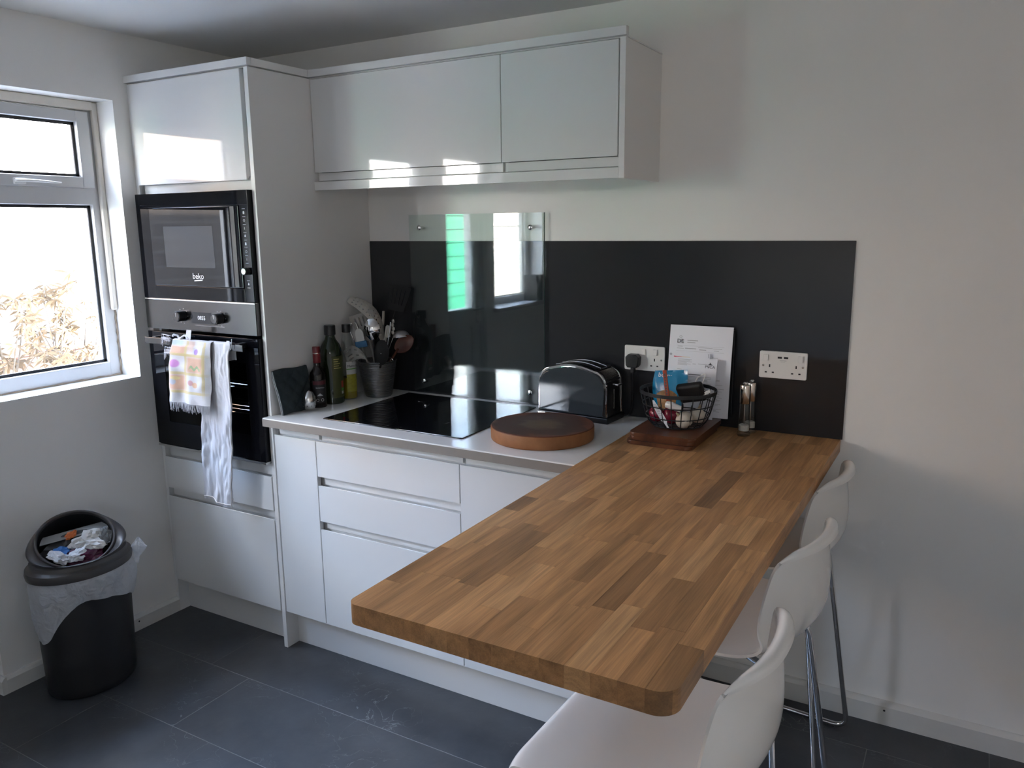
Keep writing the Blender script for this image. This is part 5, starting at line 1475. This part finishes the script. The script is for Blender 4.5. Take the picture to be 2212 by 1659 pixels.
for i in range(70):
    u = (i + 0.5) / 70; p = p1(u, 0.995); L_ = rf.uniform(0.022, 0.036); dx = rf.uniform(-0.008, 0.008); dy = rf.uniform(-0.004, 0.001)
    b.tube([p, p + Vector((dx * 0.4, dy, -L_ * 0.5)), p + Vector((dx, dy * 1.5, -L_))], [0.0013, 0.0012, 0.0009], 5)
stuff(build('fringe', b, linen, t1))
b = MB()
for (cx, cz, n_) in ((0.205, 1.178, 16), (0.218, 1.130, 18)):
    for i in range(n_):
        a = rf.uniform(PI * 0.75, PI * 1.5); L_ = rf.uniform(0.022, 0.048); q0 = Vector((cx + 0.03, -0.668 - rf.uniform(0, 0.01), cz + rf.uniform(-0.01, 0.012)))
        q1 = q0 + Vector((math.cos(a) * L_ * 0.7 - 0.012, -0.006, abs(math.sin(a)) * 0.01)); q2_ = q1 + Vector((-0.006, 0.002, -L_ * 0.6))
        b.tube([q0, q1, q2_], [0.0016, 0.0014, 0.001], 5)
stuff(build('corner_fringe', b, linen, t1))
b = MB(); b.grid(lambda u, v: Vector((0.318 + 0.026 * u + 0.004 * v, -0.672 + 0.004 * v, ZBAR + 0.004 + 0.036 * v)), 3, 4); b.solid(0.0008); build('care_label', b, linen, t1)
b = MB(); b.tube([Vector((0.243 + 0.012 * i, -0.668 - 0.004 * math.sin(i * 2.0), ZBAR + 0.012 + 0.007 * math.sin(i * 1.4))) for i in range(9)], 0.0042, 8); build('gathered_edge', b, linen, t1)

# ================================================================== waste bin with open swing lid, liner and rubbish
BX, BY = 0.192, -1.085
bin_m = mat('bin_dark_plastic', (0.018, 0.017, 0.018), 0.42, bump=0.05, bscale=300)
lid_m = mat('bin_lid_plastic', (0.062, 0.056, 0.055), 0.38, bump=0.05, bscale=300)
inner_m = mat('bin_flap_plastic', (0.20, 0.20, 0.20), 0.35)
wb = thing('waste_bin', 'dark grey plastic waste bin with domed swing lid below the window', 'bin', (BX, BY, 0))
RX_, RY_, ZR = 0.138, 0.170, 0.458
def oval(a, k, z): return Vector((BX + RX_ * k * math.cos(a), BY + RY_ * k * math.sin(a), z))
def kz(z): return interp([0, 0.012, 0.03, 0.44], [0.82, 0.87, 0.885, 0.955], z)
b = MB()
zs = [0, 0.004, 0.012, 0.03, 0.15, 0.3, 0.44]
b.grid(lambda u, v: oval(2 * PI * u, kz(zs[round(v * 6)]) - (0.02 if v == 0 else 0), zs[round(v * 6)]), 56, 6, True)
b.grid(lambda u, v: oval(2 * PI * u, 0.74 * v, 0.0005), 56, 2, True)
bmesh.ops.remove_doubles(b.bm, verts=b.bm.verts[:], dist=0.0006); build('bin_body', b, bin_m, wb)
# rim flange with a step
b = MB()
prof = [(0.975, ZR - 0.026), (1.02, ZR - 0.024), (1.035, ZR - 0.010), (1.02, ZR + 0.003), (0.955, ZR + 0.009), (0.940, ZR + 0.013), (0.93, ZR + 0.024), (0.885, ZR + 0.030)]
b.grid(lambda u, v: oval(2 * PI * u, *prof[round(v * 7)]), 64, 7, True); rim = build('lid_rim', b, lid_m, wb)
# dome lofted from the rim up to a tilted round opening
OC = Vector((BX + 0.022, BY - 0.018, ZR + 0.086)); ON = Vector((0.60, -0.30, 0.74)).normalized(); OR = 0.102
OU = Vector((0.30, 0.60, 0)).normalized(); OV = ON.cross(OU)      # OU runs right in the room view, OV up and back
if OV.z < 0: OV = -OV
bh = Vector((OV.x, OV.y, 0)).normalized()
def opening(a, k=1.0, dn=0.0): return OC + (OU * math.cos(a) * 1.12 + OV * math.sin(a)) * OR * k + ON * dn
def rimdir(a):
    d = OU * math.cos(a) + bh * math.sin(a)
    th = math.atan2(d.y / RY_, d.x / RX_)
    return th
def dome(u, v):
    a = 2 * PI * u
    p0 = oval(rimdir(a), 0.885, ZR + 0.030); p1_ = opening(a, 1.10, -0.004)
    d = (p0 - Vector((BX, BY, p0.z))).normalized()
    return p0.lerp(p1_, v) + (d * 0.018 + ON * 0.018) * math.sin(PI * v) * (1.0 if True else 0)
b = MB(); b.grid(dome, 72, 14, True)
b.grid(lambda u, v: opening(2 * PI * u, interp([0, .3, .6, 1], [1.10, 1.06, 1.01, 1.0], v), interp([0, .3, .6, 1], [-0.004, 0.003, 0.0, -0.014], v)), 72, 8, True)
bmesh.ops.remove_doubles(b.bm, verts=b.bm.verts[:], dist=0.0004); dm = build('lid_dome', b, lid_m, wb, ang=60)
# swing flap, pushed in: a grey band across the upper part of the opening with a finger slot
def flap(u, v):
    a = lerp(-1.0, 1.0, u); t_ = lerp(0.16, 0.50, v)
    w_ = math.sqrt(max(0.02, 1 - t_ * t_)) * 1.06
    return OC + OU * (a * OR * w_) + OV * (OR * (t_ + 0.10 * a - 0.0)) - ON * (0.016 + 0.012 * v)
b = MB(); b.grid(flap, 20, 4); b.solid(0.003); fp = build('swing_flap', b, inner_m, wb)
b = MB(); b.grid(lambda u, v: flap(0.5 + 0.20 * (u - 0.5) * 2 * math.sqrt(max(0.0, 1 - (2 * v - 1) ** 2) + 0.02), lerp(0.15, 0.70, v)) + ON * 0.0012, 10, 8); build('finger_slot', b, blk_matte, fp)
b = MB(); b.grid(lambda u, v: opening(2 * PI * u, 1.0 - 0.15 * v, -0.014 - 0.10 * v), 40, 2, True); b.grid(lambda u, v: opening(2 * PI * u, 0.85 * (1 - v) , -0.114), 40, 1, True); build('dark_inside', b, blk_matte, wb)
# liner
def film(name, col, a_):
    m = bpy.data.materials.new(name); m.use_nodes = True
    t = m.node_tree; bs = t.nodes['Principled BSDF']; setp(bs, col=col, rough=0.35, spec=0.5)
    o = t.nodes['Material Output']; tr = t.nodes.new('ShaderNodeBsdfTransparent'); mi = t.nodes.new('ShaderNodeMixShader'); tl = t.nodes.new('ShaderNodeBsdfTranslucent'); m2 = t.nodes.new('ShaderNodeMixShader')
    wn_ = t.nodes.new('ShaderNodeTexNoise'); wn_.inputs['Scale'].default_value = 14; wn_.inputs['Detail'].default_value = 4; wn_.inputs['Distortion'].default_value = 1.5
    wc_ = t.nodes.new('ShaderNodeTexCoord'); wb_ = t.nodes.new('ShaderNodeBump'); wb_.inputs['Strength'].default_value = 0.9; wb_.inputs['Distance'].default_value = 0.02
    t.links.new(wc_.outputs['Object'], wn_.inputs['Vector']); t.links.new(wn_.outputs['Fac'], wb_.inputs['Height']); t.links.new(wb_.outputs['Normal'], bs.inputs['Normal']); t.links.new(wb_.outputs['Normal'], tl.inputs['Normal'])
    tl.inputs[0].default_value = (*col, 1); m2.inputs[0].default_value = 0.35
    t.links.new(bs.outputs[0], m2.inputs[1]); t.links.new(tl.outputs[0], m2.inputs[2])
    mi.inputs[0].default_value = a_
    t.links.new(tr.outputs[0], mi.inputs[1]); t.links.new(m2.outputs[0], mi.inputs[2]); t.links.new(mi.outputs[0], o.inputs[0])
    return m
bag_m = film('white_bag_film', (0.88, 0.90, 0.94), 0.74)
bl = thing('bin_liner', 'white translucent bin liner hanging out under the bin lid', 'bin liner', (BX, BY, 0.22))
degs = [-180, -150, -118, -100, -84, -68, -48, -25, 0, 24, 40, 60, 90, 130, 180]
low = [0.33, 0.30, 0.270, 0.215, 0.205, 0.235, 0.330, 0.362, 0.345, 0.325, 0.315, 0.275, 0.31, 0.34, 0.33]
def liner(u, v):
    a = 2 * PI * u - PI
    zl = sum(interp(degs, low, ((math.degrees(a) + dd + 180) % 360) - 180) for dd in (-14, -7, 0, 7, 14)) / 5 + 0.002 * math.sin(11 * a); z = lerp(ZR - 0.012, zl, v)
    rip = 0.008 * math.sin(9 * a + 2.0 * v) + 0.007 * math.sin(23 * a - 5 * v + 2 * math.sin(3 * a)) * (1 - 0.5 * v) + 0.010 * noise.noise(Vector((3.2 * a, 5 * v, 1.0))) + 0.006 * noise.noise(Vector((9 * a + 6 * v, 14 * v, 4.0))) + 0.016 * (0.5 - abs(noise.noise(Vector((2.6 * math.cos(a) * 3 + 1.5 * v, 2.6 * math.sin(a) * 3, 4.5 * v))))) * min(1, v * 3)
    sag = 0.045 * math.sin(PI * min(1.0, v * 1.05)) * (0.55 + 0.45 * math.sin(a * 1.5 + 2.4))
    k = kz(z) + 0.028 + sag * 0.8 + max(-0.012, rip * 1.6) * min(1, v * 4) + 0.10 * math.exp(-((math.degrees(a) - 56) / 16) ** 2) * math.sin(PI * v) 
    return oval(a, k, z)
b = MB(); b.grid(liner, 220, 40, True); build('liner_skirt', b, bag_m, bl, ang=80)
EC = oval(R(62), 0.93, ZR - 0.014)
b = MB()
def ear(u, v):
    a = 2 * PI * u
    r_ = interp([0, 0.25, 0.45, 0.75, 1], [0.024, 0.011, 0.014, 0.026, 0.004], v) * (1 + 0.28 * math.sin(3 * a + 5 * v) + 0.12 * math.sin(7 * a))
    p = EC + Vector((0.004, 0.006, -0.050)).lerp(Vector((0.018, 0.034, 0.040)), v) + Vector((0.006, 0.010, 0)) * math.sin(PI * v)
    return p + (Vector((0.45, 0.89, 0)) * math.cos(a) * 0.9 + Vector((-0.89, 0.45, 0)) * math.sin(a) * 0.7) * r_ + Vector((0, 0, 0.008 * math.sin(2 * a) * v))
b.grid(ear, 36, 24, True); build('gathered_ear', b, bag_m, bl, ang=80)
# rubbish
def crumple(name, label, a, c, dn, size, m, seed, flat=0.55, sub=3, amp=0.55, cat='rubbish', rot=0.0):
    p = OC + OU * (a * OR * 1.1) + OV * (c * OR) + ON * dn
    q = MB()
    frm = Matrix((OU, OV, ON)).transposed() @ Matrix.Rotation(rot, 3, 'Z')
    q.ico(p, size, sub, (1.0, 0.62, flat), amp, 2.3, seed, frm)
    for v in q.bm.verts:
        n1_ = noise.noise((v.co - p) * 60 + Vector((seed, seed, 0))); v.co += (v.co - p).normalized() * size * 0.22 * n1_
    o = build(name, q, m, None, smooth=False, loc=p); tag(o, label, cat, 'rubbish in the bin'); return o
tissue = mat('white_tissue', (0.62, 0.60, 0.57), 0.9); wht_p = mat('white_wrapper', (0.72, 0.74, 0.78), 0.5)
crumple('crumpled_tissue', 'creamy crumpled tissue at the upper right of the bin opening', 0.40, 0.02, -0.012, 0.036, tissue, 2, rot=0.35)
crumple('crumpled_tissue', 'creamy crumpled tissue just below the biggest one in the bin', 0.48, -0.34, -0.006, 0.032, tissue, 9, 0.5, rot=-0.3)
crumple('crumpled_tissue', 'white tissue twist in the middle of the rubbish', 0.12, -0.12, -0.014, 0.032, tissue, 5, 0.45, rot=0.2)
crumple('crumpled_paper', 'white crumpled paper at the lower left of the bin opening', -0.52, -0.56, -0.004, 0.032, wht_p, 14, 0.6, rot=-0.7)
crumple('crumpled_paper', 'bluish white crumpled wrapper low in the middle of the bin', -0.05, -0.62, -0.004, 0.032, wht_p, 21, 0.5, rot=0.4)
crumple('blue_wrapper', 'bright blue wrapper scrap at the left of the rubbish', -0.44, -0.34, -0.016, 0.030, mat('bright_blue', (0.02, 0.14, 0.42), 0.35), 4, 0.4)
crumple('orange_wrapper', 'orange wrapper scrap under the swing flap', -0.10, 0.22, -0.012, 0.020, mat('bright_orange', (0.62, 0.15, 0.03), 0.4), 7, 0.5, rot=0.6)
crumple('maroon_packet', 'dark maroon packet at the lower front of the rubbish', 0.18, -0.60, -0.020, 0.055, mat('maroon_film', (0.075, 0.008, 0.035), 0.25), 6, 0.35)
crumple('clear_film', 'crumpled clear plastic film at the right edge of the bin opening', 0.78, -0.02, -0.018, 0.034, film('clear_film', (0.6, 0.6, 0.58), 0.35), 11, 0.7, rot=1.2)
crumple('black_tray', 'crumpled black plastic under the other rubbish', -0.10, -0.10, -0.046, 0.080, blk_plastic, 3, 0.3)

# ================================================================== white bar stools
def stool(label):
    t = thing('bar_stool', label, 'stool', (0, 0, 0), 'bar stools along the oak bar', local=True)
    # centre-line profile (x, z): front lip, seat, back, curled top;  sitter faces -X
    PR = [(-0.218, 0.612), (-0.227, 0.632), (-0.221, 0.653), (-0.200, 0.662), (-0.13, 0.658), (-0.06, 0.651), (0.01, 0.648), (0.07, 0.650), (0.122, 0.662), (0.160, 0.688), (0.177, 0.724),
          (0.181, 0.768), (0.177, 0.818), (0.169, 0.860), (0.165, 0.881), (0.167, 0.892), (0.175, 0.9005), (0.185, 0.9025), (0.193, 0.898), (0.197, 0.888)]
    HW = [0.206, 0.210, 0.213, 0.215, 0.216, 0.215, 0.213, 0.211, 0.208, 0.205, 0.202, 0.199, 0.191, 0.179, 0.169, 0.165, 0.163, 0.161, 0.159, 0.154]
    WG = [0.0, 0.0, 0.0, 0.004, 0.008, 0.012, 0.016, 0.022, 0.036, 0.052, 0.064, 0.066, 0.056, 0.042, 0.034, 0.032, 0.031, 0.030, 0.029, 0.028]
    n = len(PR) - 1
    def sh(u, v):
        f_ = v * n; i = min(int(f_), n - 1); k = f_ - i
        def cr_(A):
            a0, a1, a2, a3 = A[max(i - 1, 0)], A[i], A[i + 1], A[min(i + 2, n)]
            return 0.5 * (2 * a1 + (a2 - a0) * k + (2 * a0 - 5 * a1 + 4 * a2 - a3) * k * k + (3 * a1 - a0 - 3 * a2 + a3) * k ** 3)
        x, z = cr_([p[0] for p in PR]), cr_([p[1] for p in PR]); hw = cr_(HW); wg = cr_(WG)
        a = (u - 0.5) * 2
        j = max(1, min(n - 1, round(f_))); tx, tz = PR[j + 1][0] - PR[j - 1][0], PR[j + 1][1] - PR[j - 1][1]
        upness = sm(max(0, min(1, (f_ - 6.5) / 4.0)))
        nx, nz_ = lerp(0, -1, upness), lerp(1, 0, upness)
        q = abs(a) ** 2.1 * wg
        # rounded top corners
        drop = 0.016 * max(0.0, (abs(a) - 0.60) / 0.40) ** 2.2 * sm(max(0.0, min(1, (f_ - 10.0) / 5.0)))
        lip = 0
        if f_ > 15:
            kc = 0.85 * abs(a) ** 5
            x = lerp(x, PR[15][0], kc); z = lerp(z, PR[15][1], kc * 0.6)
        fr = 0.010 * max(0, (abs(a) - 0.7) / 0.3) ** 2 if f_ < 3.5 else 0
        return Vector((x + nx * q + lip + fr * 1.0, a * hw, z + nz_ * q - drop))
    q = MB(); q.grid(sh, 36, 76)
    bmesh.ops.recalc_face_normals(q.bm, faces=q.bm.faces[:])
    q.solid(0.0062)
    build('seat_shell', q, shell_m, t, ang=50)
    for s_ in (-1, 1):
        path = fillet([(-0.070, s_ * 0.105, 0.632), (-0.150, s_ * 0.135, 0.620), (-0.305, s_ * 0.198, 0.0085), (0.198, s_ * 0.198, 0.0085), (0.120, s_ * 0.130, 0.615), (0.030, s_ * 0.105, 0.632)], 0.040, 8)
        q = MB(); q.tube(path, 0.0080, 12); build('leg_frame', q, chrome, t)
    q = MB(); q.tube([(-0.262, -0.180, 0.180), (-0.262, 0.180, 0.180)], 0.0080, 12); build('footrest', q, chrome, t)
    q = MB(); q.box(-0.105, 0.060, -0.115, 0.115, 0.624, 0.640, 0.004); build('seat_plate', q, steel_m, t)
    for sx_ in (-0.25, 0.15):
        for s_ in (-1, 1):
            q = MB(); q.box(sx_ - 0.012, sx_ + 0.012, s_ * 0.198 - 0.007, s_ * 0.198 + 0.007, 0.0002, 0.004, 0.001); build('foot_pad', q, blk_plastic, t)
    return t
st = stool('white shell bar stool with chrome legs, nearest the back wall')
st.location = (2.362, -0.290, 0); st.rotation_euler = (0, 0, R(-4))
dup(st, (2.386, -0.790, 0), R(-8), 'white shell bar stool with chrome legs, the middle of the three')
dup(st, (2.396, -1.330, 0), R(-2), 'white shell bar stool at the free end of the oak bar, its seat fully seen')

# ================================================================== garden seen through the glass
pave_m = mat('patio_concrete', (0.24, 0.23, 0.22), 0.9, var=0.15, vscale=3)
b = MB(); b.box(-40, -WT - 0.005, -40, 30, -0.35, -0.15); struct('ground_outside', b, pave_m, smooth=False)
def brick_mat(name, c1, c2, mort, sc=1.0):
    m, t, b_, o_ = nodes(name)
    c = t.nodes.new('ShaderNodeTexCoord'); mp = t.nodes.new('ShaderNodeMapping'); mp.inputs['Rotation'].default_value = (PI / 2, 0, PI / 2)
    br = t.nodes.new('ShaderNodeTexBrick'); br.inputs['Scale'].default_value = sc; br.inputs['Brick Width'].default_value = 0.45; br.inputs['Row Height'].default_value = 0.15; br.inputs['Mortar Size'].default_value = 0.012
    br.inputs['Color1'].default_value = (*c1, 1); br.inputs['Color2'].default_value = (*c2, 1); br.inputs['Mortar'].default_value = (*mort, 1)
    s_ = t.nodes.new('ShaderNodeSeparateXYZ'); cb = t.nodes.new('ShaderNodeCombineXYZ')
    t.links.new(c.outputs['Object'], s_.inputs[0]); t.links.new(s_.outputs['Y'], cb.inputs['X']); t.links.new(s_.outputs['Z'], cb.inputs['Y']); t.links.new(cb.outputs[0], br.inputs['Vector'])
    t.links.new(br.outputs['Color'], b_.inputs['Base Color']); setp(b_, rough=0.9); return m
grey_brick = brick_mat('grey_brick', (0.052, 0.044, 0.038), (0.036, 0.031, 0.028), (0.062, 0.056, 0.05))
red_brick = brick_mat('red_brick', (0.034, 0.012, 0.008), (0.028, 0.011, 0.008), (0.032, 0.022, 0.018))
XG = -4.5
b = MB(); b.box(XG - 0.3, XG, -6.6, -1.2, -0.15, 2.05); o = build('garden_brick_wall', b, grey_brick, None, smooth=False, loc=(XG, -4, -0.15)); q = MB(); q.box(XG - 0.3, XG + 0.02, -6.6, -1.2, 2.05, 3.9); build('sunlit_upper_wall', q, mat('sunlit_brick_peach', (0.24, 0.17, 0.125), 0.8), o, smooth=False); tag(o, 'tall grey brick wall across the yard, seen only in the microwave door', 'wall', kind='structure')  # upper part coloured paler and peach to stand in for sunlit brick
b = MB(); b.box(-5.6, -5.3, 0.2, 7.0, -0.15, 0.36); b.box(-5.64, -5.26, 0.2, 7.0, 0.36, 0.42, 0.01); o = build('low_brick_wall', b, red_brick, None, smooth=False, loc=(-5.4, 3, -0.15)); tag(o, 'low red brick garden wall outside the window', 'wall', kind='structure')
def clad(name, label, y0, y1, z0, n, h, m, cat='shed'):
    t = thing(name, label, cat, (XG, (y0 + y1) / 2, -0.15))
    q = MB(); q.box(XG - 1.6, XG - 0.02, y0, y1, -0.15, z0 + n * h); build('shed_wall', q, m, t, smooth=False)
    for i in range(n):
        z = z0 + i * h
        q = MB(); q.prism([(XG - 0.02, z), (XG + 0.022, z + 0.004), (XG + 0.006, z + h - 0.008), (XG - 0.02, z + h - 0.008)], y0, y1, lambda a, c, d: (a, d, c)); build('board', q, m, t, smooth=False)
    return t
clad('garden_shed', 'green weatherboarded shed in the yard, seen reflected behind the hob', -9.15, -7.6, 0.47, 7, 0.212, mat('green_boards', (0.018, 0.22, 0.125), 0.6))
clad('white_outhouse', 'white weatherboarded outhouse beside the green shed, seen reflected', -12.5, -9.16, 0.30, 7, 0.212, mat('white_boards', (0.62, 0.60, 0.55), 0.6))
b = MB(); b.box(XG + 0.05, XG + 0.35, -9.1, -7.0, -0.15, 0.25, 0.02); o = build('white_planter', b, mat('white_render', (0.5, 0.5, 0.5), 0.7), None, loc=(XG + 0.2, -8, -0.15)); tag(o, 'low white planter in front of the green shed', 'planter')
# shrub outside window 1
sh_t = thing('garden_shrub', 'slender leafy shrub just outside the window', 'shrub', (-1.75, -0.05, -0.15))
bark = mat('shrub_bark', (0.06, 0.045, 0.03), 0.8)
leaf_m = mat('shrub_leaf', (0.075, 0.053, 0.032), 0.8, var=0.35, vscale=6, spec=0.08)
rg = random.Random(12)
tips = [(-0.33, 1.17), (-0.27, 1.10), (-0.18, 1.20), (-0.12, 1.15), (-0.03, 1.20), (0.05, 1.24), (0.03, 1.31), (0.10, 1.12), (0.15, 1.04), (0.10, 1.00), (0.19, 0.95), (0.16, 0.88), (-0.20, 1.02), (-0.13, 0.93), (-0.04, 0.92), (0.03, 0.90), (-0.29, 0.98),
        (0.12, 1.18), (0.20, 1.08), (-0.40, 1.10), (-0.45, 1.18), (-0.06, 1.06), (-0.22, 0.88), (0.22, 0.83), (0.08, 0.84), (-0.1, 0.84)]
base = Vector((-1.75, -0.05, -0.15))
b = MB(); fl_b = MB()
forks = [Vector((-1.75, -0.25, 0.62)), Vector((-1.70, 0.0, 0.70)), Vector((-1.78, 0.22, 0.66))]
for f_ in forks: b.tube([base, lerp(base, f_, 0.5) + Vector((0.02, 0.01, 0)), f_], [0.016, 0.012, 0.008], 6)
for (y, z) in tips:
    tip = Vector((-1.62 + rg.uniform(-0.12, 0.12), y, z)); f_ = min(forks, key=lambda q: abs(q.y - y))
    mid = lerp(f_, tip, 0.5) + Vector((0, rg.uniform(-0.03, 0.03), rg.uniform(0.0, 0.05)))
    b.tube([f_, mid, tip], [0.006, 0.004, 0.002], 5)
    for k in range(4):
        c_ = tip + Vector((rg.uniform(-0.05, 0.05), rg.uniform(-0.055, 0.055), rg.uniform(-0.055, 0.045)))
        b.tube([tip, c_], 0.0012, 4)
        for j in range(7):
            a = R(-150 + 300 * j / 6) + rg.uniform(-0.2, 0.2); L_ = rg.uniform(0.055, 0.095)
            d = Vector((rg.uniform(-0.5, 0.5), math.sin(a), -math.cos(a) * 0.7 - 0.35)).normalized(); w_ = d.cross(Vector((1, 0.2, 0.1))).normalized() * 0.0078
            m0 = c_ + d * L_ * 0.45
            vs = [fl_b.bm.verts.new(p) for p in (c_, m0 + w_, c_ + d * L_ + Vector((0, 0, -0.006)), m0 - w_)]
            fl_b.bm.faces.new(vs)
build('branches', b, bark, sh_t)
stuff(build('leaves', fl_b, leaf_m, sh_t, smooth=False, recalc=False))
